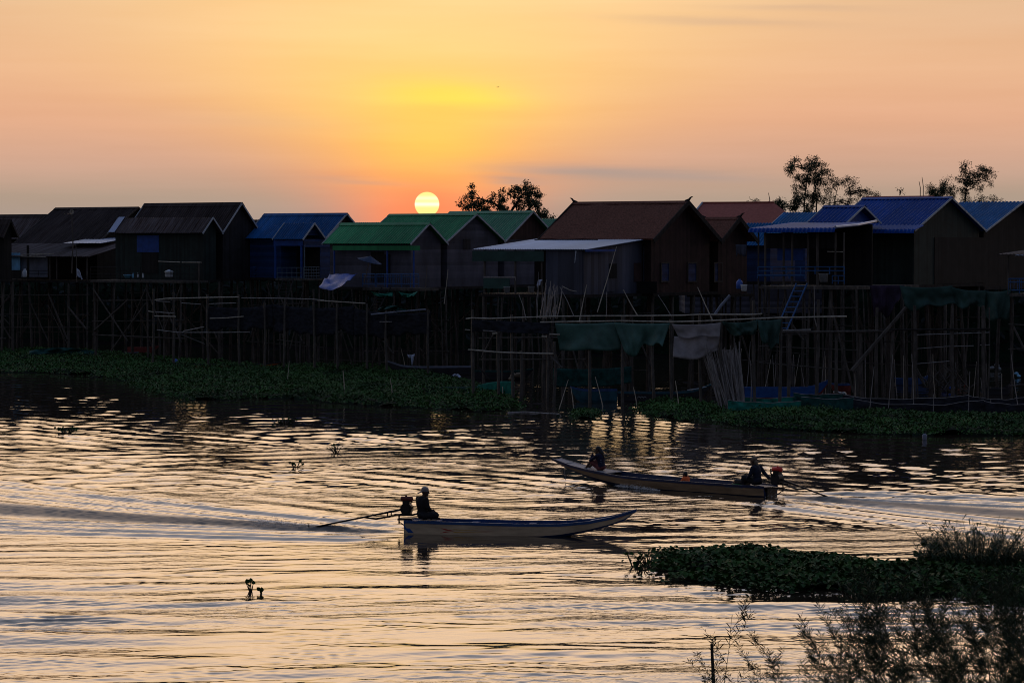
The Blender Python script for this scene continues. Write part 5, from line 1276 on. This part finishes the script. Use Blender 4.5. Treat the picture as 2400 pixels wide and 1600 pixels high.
drape('tarpaulin', 'upper fold of the pale grey canvas on the bamboo pen', 'canvas', (1574, 759), (1689, 756), (1590, 790), (1687, 788), YC(1574)-.5, YC(1689)-.5, 'canvas', 2, .06, .10)
drape('tarpaulin', 'brownish lower canvas hanging under the pale grey fold', 'canvas', (1580, 788), (1687, 787), (1576, 840), (1682, 828), YC(1574)-.3, YC(1689)-.3, 'canvas', 1.5, .0, .22, hem=.3)
drape('tarpaulin', 'green netting swag on the bamboo pen, right of the grey canvas', 'tarpaulin', (1691, 753), (1775, 749), (1712, 782), (1772, 786), YC(1691)-.3, YC(1775)-.3, 'dark_green_tarp', 2, .10, .35)
drape('tarpaulin', 'green netting hanging longest at the right end of the bamboo pen', 'tarpaulin', (1772, 749), (1832, 747), (1782, 792), (1824, 822), YC(1775)-.25, YC(1832)-.25, 'dark_green_tarp', 2, .05, .3, hem=.6)
drape('net', 'teal net curtain low under the tarpaulins of the bamboo pen', 'net', (1296, 862), (1480, 858), (1296, 905), (1480, 900), 137, 135, 'dull_teal_net', 2, .1, .15)
drape('net', 'dull teal net fence between the grass and the bamboo pen', 'net', (984, 903), (1120, 905), (984, 930), (1120, 938), 143, 139, 'dull_teal_net', 2, .05, .1)
drape('net', 'teal net fence rising at the foot of the bamboo pen, right of the grass', 'net', (1118, 903), (1206, 894), (1120, 938), (1206, 935), 139, 137.5, 'teal_net', 2, -.1, .1)
# --- bundles of poles
def bundle(name, label, n, foot, top, Y, r, mat, spread):
    c = at((foot[0]+foot[1])/2, foot[2], Y); root = empty(name, c, 0, label, 'poles')
    for k in range(n):
        u = random.random(); fx = foot[0]+(foot[1]-foot[0])*u; tx = top[0]+(top[1]-top[0])*min(1, max(0, u+random.gauss(0, .10)))
        ty = top[2]+abs(random.gauss(0, 1))*top[3]-(top[4]*random.random() if random.random() < .3 else 0)
        y_ = Y+rnd(-spread, spread); a = at(fx, foot[2]+rnd(-2, 2), y_); b = at(tx, ty, y_+rnd(-.4, .4)); m_ = a.lerp(b, .55)+Vector((rnd(-.08, .08), 0, 0))
        rr = r*rnd(.7, 1.25); MB().tube([a-c, m_-c, b-c], [rr, rr*.85, rr*.45], 5).build('pole', M[mat], root)
    return root
bundle('pole_bundle', 'thick fanned bundle of grey poles standing in the water by the grey canvas', 88, (1684, 1745, 952), (1646, 1733, 818, 6, 32), 130, .036, 'bamboo_grey', .7)
bundle('pole_bundle', 'bundle of thin upright poles leaning on the lean-to below its wall', 26, (1255, 1306, 745), (1262, 1318, 668, 10, 40), 134.2, .022, 'bamboo_grey', .3)
LEAN = [((1400, 731), (1423, 655), (1445, 578), 135, 'longest pale pole, leaning up to the silver roof edge'), ((1358, 752), (1366, 710), (1375, 667), 133.2, 'short pale pole leaning right, left of the longest pole'),
        ((1495, 741), (1478, 712), (1461, 679), 134, 'pale pole leaning left, just right of the longest pole'), ((1574, 742), (1558, 715), (1542, 691), 133, 'grey pole leaning left under the tiled house'),
        ((1671, 753), (1652, 712), (1635, 673), 132, 'pale pole leaning left below the tiled house shutters'), ((1233, 750), (1227, 720), (1216, 690), 134, 'thin pole leaning left, left of the thin pole bundle'), ((1345, 741), (1330, 706), (1312, 672), 134, 'dull pole leaning left beneath the lean-to wall'),
        ((1064, 700), (1056, 740), (1043, 632), 152, None), ((1421, 742), (1422, 712), (1422, 684), 134.3, 'thin upright pole right under the grey lean-to wall')]
for a_, m_, b_, Y, lb in LEAN:
    if lb: stick('pole', lb, 'pole', (a_, m_, b_), Y, .032 if 'pale' in lb else .024, 'bamboo' if 'pale' in lb else 'bamboo_grey')
stick('pole', 'pale slanting pole against the grey plank wall of the green roofed houses', 'pole', ((1041, 712), (1046, 670), (1050, 632)), 155, .03, 'bamboo')
stick('pole', 'shorter dark pole beside the pale one on the grey plank wall', 'pole', ((995, 700), (998, 665), (1001, 618)), 157, .022, 'bamboo_dark')
stick('rope', 'pale rope dangling from the blue railing of the small brown roofed house', 'rope', ((629, 648), (628, 672), (633, 694)), 184, .022, 'bamboo')
stick('rope', 'slack pale rope on the lean-to wall below the silver roof', 'rope', ((1320, 672), (1336, 680), (1352, 683)), 135.6, .022, 'bamboo')
stick('pipe', 'short pale drain pipe under the front corner of the silver roof', 'pipe', ((1350, 588), (1348.5, 602), (1347, 616)), 135.8, .03, 'trim_light')
stick('pole', 'short thick pale plank slanting under the tiled house at right', 'plank', ((1676, 736), (1690, 716), (1711, 692)), 134, .075, 'grey_sheet', None, 1.0)
stick('pole', 'thick log propped from the water up to the dark blue house floor', 'log', ((1997, 868), (2060, 795), (2124, 720)), 131, .11, 'old_wood', None, .8)
stick('pole', 'slim pole hanging right of the blue ladder', 'pole', ((1914, 765), (1909, 745), (1908, 668)), 133, .028, 'bamboo_grey')
# --- stakes in the water
STK = [((672, 900), (678, 846)), ((808, 931), (804, 868)), ((921, 936), (914.6, 887)), ((951, 866), (939.5, 815)), ((1308, 963), (1332, 889)), ((1345, 958), (1338, 907)), ((1414, 953), (1395, 883)), ((1494, 955), (1484.6, 907)), ((1592.5, 962), (1582.7, 892)), ((1178, 940), (1178, 906))]
SL = ['pale stake at the left of the hyacinth bank, alone near the grass edge', 'pale stake leaning slightly in the middle of the hyacinth bank', 'pale stake at the right end of the hyacinth bank, leaning left', 'short pale stake leaning left by the grey moored boat', 'pale stake leaning right, left of the teal moored boat', 'shorter stake crossing near the right leaning one', 'tall pale stake leaning left before the teal moored boat', 'stake leaning left before the long dark moored boat', 'stake leaning left at the bow of the long dark moored boat', 'dull upright stake by the teal net']
for (b_, t_), lb in zip(STK, SL):
    Y = min(gnd(*b_).y, 175); stick('stake', lb, 'stake', ((b_[0], b_[1]+4), ((b_[0]+t_[0])/2+.5, (b_[1]+t_[1])/2), t_), Y, .026, 'bamboo')
F_ = lambda l: [((1640+a/5.2275, 700+b/5.2275), (1640+c/5.2275, 700+d/5.2275)) for a, b, c, d in l]
G_ = lambda l: [((2000+a/4.355, 680+b/4.355), (2000+c/4.355, 680+d/4.355)) for a, b, c, d in l]
RS = F_([(560, 1220, 620, 520), (625, 1360, 625, 760), (805, 1040, 872, 740), (905, 1060, 893, 690), (912, 1060, 935, 670), (975, 1020, 994, 680), (1140, 1060, 1147, 680), (1165, 1065, 1152, 692), (1175, 1000, 1222, 685), (1277, 1060, 1238, 815), (1500, 980, 1530, 640), (1540, 980, 1536, 700), (1655, 1140, 1655, 670), (1902, 1160, 1900, 920), (487, 780, 512, 610)])
RS += G_([(125, 980, 128, 640), (245, 1010, 215, 680), (160, 1280, 212, 780), (350, 1290, 403, 660), (442, 1020, 420, 705), (514, 1050, 513, 665), (620, 1300, 597, 650), (600, 1050, 648, 670), (832, 1050, 811, 650), (1225, 1070, 1256, 730), (1175, 1285, 1190, 830), (15, 1060, 15, 850), (1690, 1240, 1610, 650), (1330, 1080, 1300, 890), (1402, 1270, 1402, 1110), (815, 1290, 818, 1060), (1520, 1200, 1515, 850)])
RS.sort(key=lambda s: s[1][0])
ORD = 'first second third fourth fifth sixth seventh eighth ninth tenth eleventh twelfth thirteenth fourteenth fifteenth sixteenth seventeenth eighteenth nineteenth twentieth'.split()
ORD += ['twenty-'+q for q in 'first second third fourth fifth sixth seventh eighth ninth'.split()]+['thirtieth', 'thirty-first', 'thirty-second']
for i, (b_, t_) in enumerate(RS):
    gy = min(max(b_[1], 930), 968); Y = gnd(b_[0], gy).y+rnd(-.5, .5)
    ex = ((b_[0]+(b_[0]-t_[0])*(gy-b_[1])/(b_[1]-t_[1])), gy+4)
    dx = t_[0]-b_[0]; hgt = b_[1]-t_[1]
    sh = 'tall' if hgt > 85 else ('short' if hgt < 55 else 'mid-height'); ln = 'leaning right' if dx > 5 else ('leaning left' if dx < -3 else 'upright')
    stick('stake', f'{sh} thin stake {ln}, {ORD[i]} from the left among the net pen stakes', 'stake', (ex, ((ex[0]+t_[0])/2+rnd(-1.5, 1.5), (ex[1]+t_[1])/2), t_), Y, .021, 'bamboo_grey' if i % 3 else 'bamboo', 'bamboo stakes round the net pens')
# --- net pens at right
def net_pen(label, x0, x1, yt, yb, mat, Yb, depth, sag=.15):
    root = empty('net_pen', at((x0+x1)/2, yb, Yb)*1.0, 0, label, 'net'); c = Vector(root.location)
    for nm, dy in (('front_net', 0), ('back_net', depth)):
        a, b = at(x0, yt, Yb), at(x1, yt-1, Yb-.5); h = a.z; sd_ = rnd(0, 9)
        def fn(u, v):
            p = a.lerp(b, u); p.y += dy; p.z = h*(1-v)-.1*v-sag*4*u*(1-u)*(1-v)*(.7+.5*mnoise.noise(Vector((u*4, sd_, 0)))); p.y += .12*mnoise.noise(Vector((u*9, v*2, sd_))); return p-c
        n_ = MB().sheet(fn, 30, 6, 0, (0, .012, 0)).build(nm, M[mat], root, True)
        MB().tube([fn(i/20, 0)+Vector((0, -.02, .015)) for i in range(21)], .014, 5).build('head_rope', M['bamboo_grey'], n_)
    return root
net_pen('green net pen low in the water right of the pole bundle', 1706, 1880, 938, 962, 'teal_net', 127.5, 3.5)
net_pen('dull teal net pen in the middle of the net pens', 1878, 2002, 930, 962, 'dull_teal_net', 127, 3.5)
net_pen('wide dark net pen above the right hand hyacinth strip', 2000, 2306, 936, 975, 'black_net', 125, 4, .35)
net_pen('dark net pen cut by the right edge', 2306, 2450, 940, 975, 'black_net', 124.5, 4, .2)
# --- platform, slatted fence and firewood under the right hand houses
YR = lambda px: float(np.interp(px, [1820, 2340], [133.5, 129.5]))
frame('plank_platform', 'long low plank platform at the foot of the blue ladder', 'platform', [(1850, 778), (1918, 702), (1960, 777), (2018, 777), (2056, 720), (2092, 776), (2144, 716), (2232, 716), (2304, 716)],
      [([(1828, 778), (1930, 777.5), (2091, 775)], .06, 'old_wood'), ([(2060, 773), (2320, 771)], .05, 'dark_wood'), ([(1835, 774), (1900, 772.5)], .035, 'bamboo_grey'), ([(1900, 777), (1990, 775)], .03, 'bamboo_grey')], YR, .09, .05, 'old_wood')
YS = lambda px: float(np.interp(px, [2140, 2320], [131.5, 130]))
sf = frame('slatted_fence', 'slatted stick fence under the dark walled blue house', 'fence', [(2149, 782), (2235, 778), (2319, 720)], [([(2149, 784.5), (2319, 779)], .022, 'bamboo_grey'), ([(2149, 817), (2215, 812), (2282, 810)], .02, 'bamboo_grey'), ([(2297, 808), (2320, 808)], .02, 'bamboo_grey'), ([(2140, 853), (2225, 846)], .02, 'bamboo_grey')], YS, .04)
for k in range(24):
    px = 2153+k*7+rnd(-2, 2); a = at(px, 782, YS(px)+.06)-Vector(sf.location); b = at(px+rnd(-2, 2), 846+rnd(-6, 8), YS(px)+.06)-Vector(sf.location); MB().bar(b, a, .014).build('slat', M['dark_wood'], sf)
mb = MB(); c0 = gnd(2255, 935)
for k in range(30):
    p = Vector((rnd(-1.2, 1.2), rnd(-.6, .6), rnd(.1, .5))); d = Vector((rnd(-.7, .7), rnd(-.3, .3), rnd(.2, 1))).normalized()*rnd(.7, 1.6); mb.tube([p, p+d*.5+Vector((rnd(-.1, .1), 0, .05)), p+d], [.05, .042, .025], 6)
o = mb.build('driftwood_pile', M['old_wood']); o.location = c0+Vector((0, 4, 0)); tag(o, 'tangled heap of driftwood branches under the slatted fence', 'driftwood')
# --- cloths under the houses and on the decks
drape('cloth', 'dark purple cloth hanging under the left corner of the dark walled house', 'cloth', (2038, 669), (2118, 669), (2048, 744), (2104, 722), 136, 135, 'purple_cloth', 2, .0, .35, hem=.5)
drape('tarpaulin', 'dark green tarpaulin slung below the floor of the dark walled house', 'tarpaulin', (2108, 669), (2232, 669), (2120, 718), (2240, 712), 135, 134, 'dark_green_tarp', 2, .1, .3, hem=.4)
drape('tarpaulin', 'second dark green tarpaulin swag, right of the longer one', 'tarpaulin', (2230, 672), (2310, 680), (2240, 708), (2308, 726), 134, 133, 'dark_green_tarp', 2, .1, .3, hem=.4)
drape('tarpaulin', 'dark green tarpaulin end hanging lowest near the right edge', 'tarpaulin', (2304, 680), (2370, 678), (2312, 742), (2364, 748), 133, 132, 'dark_green_tarp', 1.5, .1, .3, hem=.3)
drape('hammock', 'left green net slung like a hammock under the balcony', 'net', (868, 682), (920, 684), (876, 692), (920, 694), 160, 159, 'teal_net', 2, .12, .2, hem=0)
drape('hammock', 'right green net slung like a hammock under the balcony', 'net', (934, 683), (980, 682), (942, 694), (970, 693), 159, 158, 'teal_net', 2, .14, .2, hem=0)
drape('net', 'heap of dark green net lying on the walkway below the hammocks', 'net', (888, 722), (944, 720), (884, 728), (955, 727), 158.5, 157.5, 'dull_teal_net', 2, -.12, .5)
o = MB(); A_ = [at(772, 642, 166), at(838, 640.5, 164.5), at(806, 666, 161), at(747, 672, 163)]; c = sum(A_, Vector())/4
o.sheet(lambda u, v: A_[0].lerp(A_[1], u).lerp(A_[3].lerp(A_[2], u), v)-c+Vector((0, 0, .22*mnoise.noise(Vector((u*3, v*3, 2)))-.25*math.sin(PI*u)*v)), 16, 12, 0, (0, .01, -.015))
o = o.build('tarpaulin', M['blue_tarp'], None, True); o.location = c; tag(o, 'bright blue tarpaulin stretched as an awning between blue and green houses', 'tarpaulin')
o = drape('tarpaulin', 'teal tarpaulin spread low on the bank at far left', 'tarpaulin', (68, 822), (225, 824), (70, 833), (215, 834), 184, 184, 'dull_teal_net', 3, -.25, .6, hem=.1)
o = drape('flag', 'pale cloth hanging like a flag on a pole by the veranda at left', 'flag', (179.5, 628), (187, 634), (180, 652), (194, 656), 183, 183, 'white_cloth', 2, 0, .12, 8, 10, .5)
stick('flagpole', 'thin pole carrying the pale hanging cloth at left', 'pole', ((180, 662), (179, 600), (178, 572)), 183.1, .035, 'bamboo_dark')
drape('cloth', 'white cloth hung out at the left end of the lean-to wall', 'cloth', (1261, 656), (1271, 655), (1258, 668), (1268, 664), 134, 134, 'white_cloth', 3, 0, .1, 8, 6, .4)
drape('cloth', 'pale fringed cloth hanging at the corner of the small horned house', 'cloth', (1724, 573), (1751, 574), (1726, 596), (1749, 594), 139, 139, 'tin_wall_grey', 3, 0, .06, 10, 6, .3)
drape('cloth', 'white bag drooping over the grey moored boat', 'bag', (954, 830), (972, 829), (958, 838), (969, 849), 157.3, 157.3, 'white_cloth', 2, .05, .15, 8, 8, .6)
# parasol on the balcony
pr = empty('parasol', hH.root.matrix_world @ Vector((0, 0, 0)), 0, 'folded-down blue parasol leaning over the green house balcony', 'parasol')
pc = at(866, 612, 160.5); pr.location = pc; pr.rotation_euler = (.1, .25, 0)
mb = MB(); nn = 10
mb.add([(0, 0, .32)]+[(.78*math.cos(2*PI*k/nn), .78*math.sin(2*PI*k/nn), 0) for k in range(nn)]+[(0, 0, .29)]+[(.76*math.cos(2*PI*k/nn), .76*math.sin(2*PI*k/nn), -.02) for k in range(nn)], [(0, 1+k, 1+(k+1) % nn) for k in range(nn)]+[(nn+1, nn+2+(k+1) % nn, nn+2+k) for k in range(nn)])
mb.build('canopy', M['dim_blue_cloth'], pr); MB().bar((0, 0, .38), (0, 0, -1.3), .018).build('shaft', M['steel'], pr)
# television aerial
an = empty('television_aerial', at(168, 640, 184), 0, 'tall television aerial with a round tuft of rods before the dark roof at left', 'aerial'); c = Vector(an.location)
MB().tube([(0, 0, 0), at(171, 570, 184)-c, at(168, 492, 184)-c], [.05, .045, .03], 6).build('mast', M['old_wood'], an)
mb = MB(); h = at(168, 497, 184)-c
for k in range(16): mb.bar(h, h+Vector((math.cos(k*.393)*.17, rnd(-.1, .1), math.sin(k*.393)*.17)), .012)
mb.build('rod_tuft', M['bamboo'], an); mb = MB(); mb.bar(h+Vector((-.55, 0, -.12)), h+Vector((.05, 0, -.05)), .014)
for k in range(5): mb.bar(h+Vector((-.5+.1*k, -.15, -.12)), h+Vector((-.5+.1*k, .15, -.10)), .009)
mb.build('boom', M['steel'], an)
# --- moored boats
def moored(label, x0, x1, ys, yw, mats, bow=1, zb=.35, group=None, beam=.5, L=None, ang=0):
    """x0..x1 on the picture, waterline at yw, bow at the right (1) or left (-1)"""
    a = gnd(x0, yw); b = gnd(x1, yw); h = at(x0, ys, a.y).z
    st_, bw = (a, b) if bow > 0 else (b, a)
    d = bw-st_; d.y += ang; root = empty('moored_boat', st_, math.atan2(d.y, d.x), label, 'boat'); L_ = d.length
    hb = [(0, beam*.75), (.15, beam*.95), (.55, beam), (.8, beam*.7), (.95, beam*.25), (1, .06)]; zs = [(0, h), (.6, h*.95), (.8, h+.12*zb), (1, h+zb)]; zk = [(0, -.15), (.6, -.15), (.75, -.05), (.88, .12), (1, h+zb-.08)]
    hull(root, L_, hb, zs, zk, [M[m_] for m_ in mats], 24)
    plank_across(root, .3, L_, hb, zs, .2, M['old_wood']); plank_across(root, .62, L_, hb, zs, .2, M['old_wood'])
    return root, L_, hb, zs, zk
moored('grey wooden boat moored above the hyacinth bank under the grey plank houses', 902, 1104, 858, 878, ['hull_dark', 'hull_dark', 'hull_navy', 'grey_sheet'], -1, .38)
moored('teal blue boat moored under the bamboo pen behind the leaning stakes', 1336, 1446, 912, 941, ['hull_teal', 'hull_teal', 'hull_navy', 'hull_blue'], -1, .15)
r_, L_, hb_, zs_, zk_ = moored('long dark boat with a yellow line moored under the grey canvas', 1448, 1668, 918, 940, ['hull_dark', 'hull_dark', 'hull_navy', 'hull_teal'], 1, .42)
decal(r_, [(.1, .74), (.7, .72), (.7, .69), (.1, .71)], M['paint_yellow'], 'painted_line', hb_, zs_, zk_, L_, -1)
for k in range(3):
    mb = MB(); s0 = .22+k*.032; pts = [Vector((L_*s0+.065*math.cos(t), -interp(s0, hb_)*.955-.012, interp(s0, zs_)*.42+.07*math.sin(t))) for t in np.linspace(0, PI, 7)]; mb.tube(pts, .009, 5); mb.build('painted_arc', M['white_plastic'], r_)
moored('bright blue boat moored behind the green net pen', 1744, 1946, 907, 934, ['hull_bright_blue', 'hull_red', 'hull_inside', 'hull_bright_blue'], 1, .42)
moored('dark boat with an orange end lying at the left of the grass bank', 448, 660, 853, 866, ['orange_paint', 'hull_dark', 'hull_dark', 'hull_dark'], 1, .15)
moored('red hulled boat drawn up under the stilts at far left', 300, 372, 813, 826, ['hull_red', 'hull_red', 'hull_dark', 'hull_red'], 1, .1)
moored('narrow pale boat beside the red one under the stilts', 268, 326, 826, 833, ['rail_pale', 'hull_dark', 'hull_dark', 'rail_pale'], 1, .06)
moored('dark blue boat pulled in under the dark walled house', 2098, 2180, 886, 902, ['hull_blue', 'hull_dark', 'hull_dark', 'hull_bright_blue'], 1, .2)
moored('low grey boat inside the left end of the bamboo pen', 1112, 1250, 868, 890, ['hull_dark', 'hull_dark', 'hull_navy', 'dull_teal_net'], 1, .12)
moored('small boat with a curved bow near the right edge under the stilts', 2300, 2376, 908, 925, ['hull_dark', 'hull_dark', 'hull_dark', 'hull_dark'], 1, .35)
moored('second blue boat end just right of the bright blue boat', 1945, 1992, 899, 918, ['hull_red', 'hull_red', 'hull_dark', 'hull_bright_blue'], -1, .05)
# --- small things
def pot(name, label, cat, px, py, Y, prof, mat, rot=(0, 0, 0)):
    o = MB().lathe((0, 0, 0), prof, 14).build(name, M[mat], None, True); o.location = at(px, py, Y); o.rotation_euler = rot; return tag(o, label, cat)
BK = [(.10, 0), (.14, .02), (.165, .3), (.18, .32), (.17, .33), (.15, .31), (.01, .05)]
BT = [(.05, 0), (.055, .02), (.055, .2), (.03, .26), (.02, .3), (.02, .33)]
JC = [(.14, 0), (.17, .03), (.17, .34), (.12, .42), (.06, .45), (.06, .5)]
YD = hC.C.y-.9
pot('cooking_pot', 'white lidded pot on the deck below the bamboo rods', 'pot', 396, 649.5, YD+1.0, [(.22, 0), (.27, .06), (.27, .34), (.31, .36), (.24, .42), (.06, .5), (.05, .55)], 'white_plastic')
for px, lb, m_ in ((312, 'bottle farthest left on the deck of the blue panelled house', 'pale_blue_sheet'), (323, 'white bottle second on the deck of the blue panelled house', 'white_plastic'), (335, 'small white bottle in front of the open door, nearer its left', 'white_plastic')):
    pot('bottle', lb, 'bottle', px, 651, YD+1.6, BT, m_)
pot('basin', 'bluish basin on the deck left of the bottles', 'basin', 300, 651, YD+2.0, [(.2, 0), (.34, .2), (.36, .21), (.3, .16), (.1, .02)], 'pale_blue_sheet')
pot('water_jar', 'pale upright jar on the veranda beside the dark post at left', 'jar', 58, 650, 187, [(.12, 0), (.16, .1), (.16, .42), (.08, .52), (.08, .6)], 'trim_light')
pot('bucket', 'white bucket on the deck at the foot of the small horned house', 'bucket', 1743.5, 682, 134.6, BK, 'white_plastic')
pot('bucket', 'grey bucket on the porch deck above the blue ladder', 'bucket', 1930, 661, 134.4, [(.15, 0), (.2, .02), (.24, .4), (.26, .43), (.2, .4), (.01, .05)], 'grey_plastic')
pot('jerrycan', 'dark blue jerrycan at the corner of the small horned house', 'jerrycan', 1733, 677, 135.0, JC, 'blue_plastic')
pot('bucket', 'grey bucket under the open end of the lean-to', 'bucket', 1245, 686, 135.5, BK, 'grey_plastic'); pot('bucket', 'dull bucket left of the grey one under the lean-to', 'bucket', 1188, 687, 136.5, BK, 'grey_plastic')
pot('float_can', 'white plastic can floating below the right hand hyacinth strip', 'can', 2167, 1030, gnd(2167, 1030).y, [(.08, -.03), (.10, .03), (.10, .19), (.065, .23), (.03, .25)], 'grey_sheet')
pot('scoop', 'blue plastic tub upside down by the teal net fence', 'tub', 1100, 931, gnd(1100, 931).y, [(.17, 0), (.2, .04), (.14, .26), (.05, .29)], 'blue_plastic', (.25, .1, 0))
pot('jerrycan', 'blue jerrycan standing at the left end of the dark orange ended boat', 'jerrycan', 412, 858, gnd(412, 858).y, JC, 'blue_plastic')
def heap(name, label, cat, px, py, n, mats, sz, sp_):
    c = gnd(px, py); mb = MB()
    for k in range(n):
        R = Matrix.Rotation(rnd(0, 3), 3, 'Z') @ Matrix.Rotation(rnd(-.5, .5), 3, 'X'); mb.ell((rnd(-sp_, sp_), rnd(-.2, .2), sz*.4+rnd(0, sz)), (sz*rnd(.6, 1.2), sz*rnd(.5, .9), sz*rnd(.35, .6)), 8, 5, R)
    o = fuse(mb, name, M[mats], .04, None, 2); o.location = c; return tag(o, label, cat)
heap('foam_floats', 'heap of white foam floats by the dull teal net pen', 'floats', 1966, 926, 7, 'white_plastic', .14, .35)
heap('sack', 'white sack with a pale chair shape above the green net pen', 'sack', 1924, 913, 3, 'white_plastic', .13, .2)
heap('plastic_bags', 'white plastic bags lying on the grass beside the teal net', 'bags', 1065, 887, 4, 'white_cloth', .16, .3)
heap('plastic_bags', 'bright blue bags heaped beneath the driftwood', 'bags', 2225, 917, 4, 'blue_tarp', .2, .35)
heap('sack', 'pale sack propped high under the stilts near the right edge', 'sack', 2332, 870, 3, 'grey_plastic', .28, .25)
heap('sack', 'reddish brown sack just above the bright blue bags', 'sack', 2254, 908, 3, 'red_roof_tile', .16, .2)
heap('sack', 'pale blue sack near the right edge above the last net pen', 'sack', 2386, 885, 2, 'pale_blue_sheet', .2, .15)
heap('straw_heap', 'yellowish straw heap inside the left end of the bamboo pen', 'straw', 1207, 892, 4, 'hat_khaki', .26, .25)
stick('pole', 'pale oar lying across the bow of the long dark moored boat', 'oar', ((1611, 914), (1632, 911), (1656, 906)), 133.0, .03, 'trim_light')
stick('bamboo_boom', 'long floating bamboo boom between hyacinth bank and stakes', 'boom', ((1190, 967), (1230, 965), (1260, 967), (1310, 970)), [gnd(1190, 967).y, gnd(1230, 965).y-.2, gnd(1260, 967).y, gnd(1310, 970).y], .045, 'bamboo_grey')
# a bird far off in the sky
b_ = at(1167, 205, 170); mb = MB(); mb.ell((0, 0, 0), (.09, .05, .045), 8, 5)
mb.add([(.04, .03, .02), (-.05, .03, .02), (-.06, .16, .12), (.0, .34, .04)], [(0, 1, 2, 3), (3, 2, 1, 0)]); mb.add([(.04, -.03, .02), (-.05, -.03, .02), (-.06, -.16, .12), (.0, -.34, .04)], [(0, 1, 2, 3), (3, 2, 1, 0)])
o = fuse(mb, 'bird', M['hair'], .02, None, 0) if False else mb.build('bird', M['hair']); o.location = b_; o.rotation_euler = (0, .3, 1.0); o.scale = (.35,)*3; tag(o, 'tiny dark bird flying high in the sky right of the sun', 'bird')
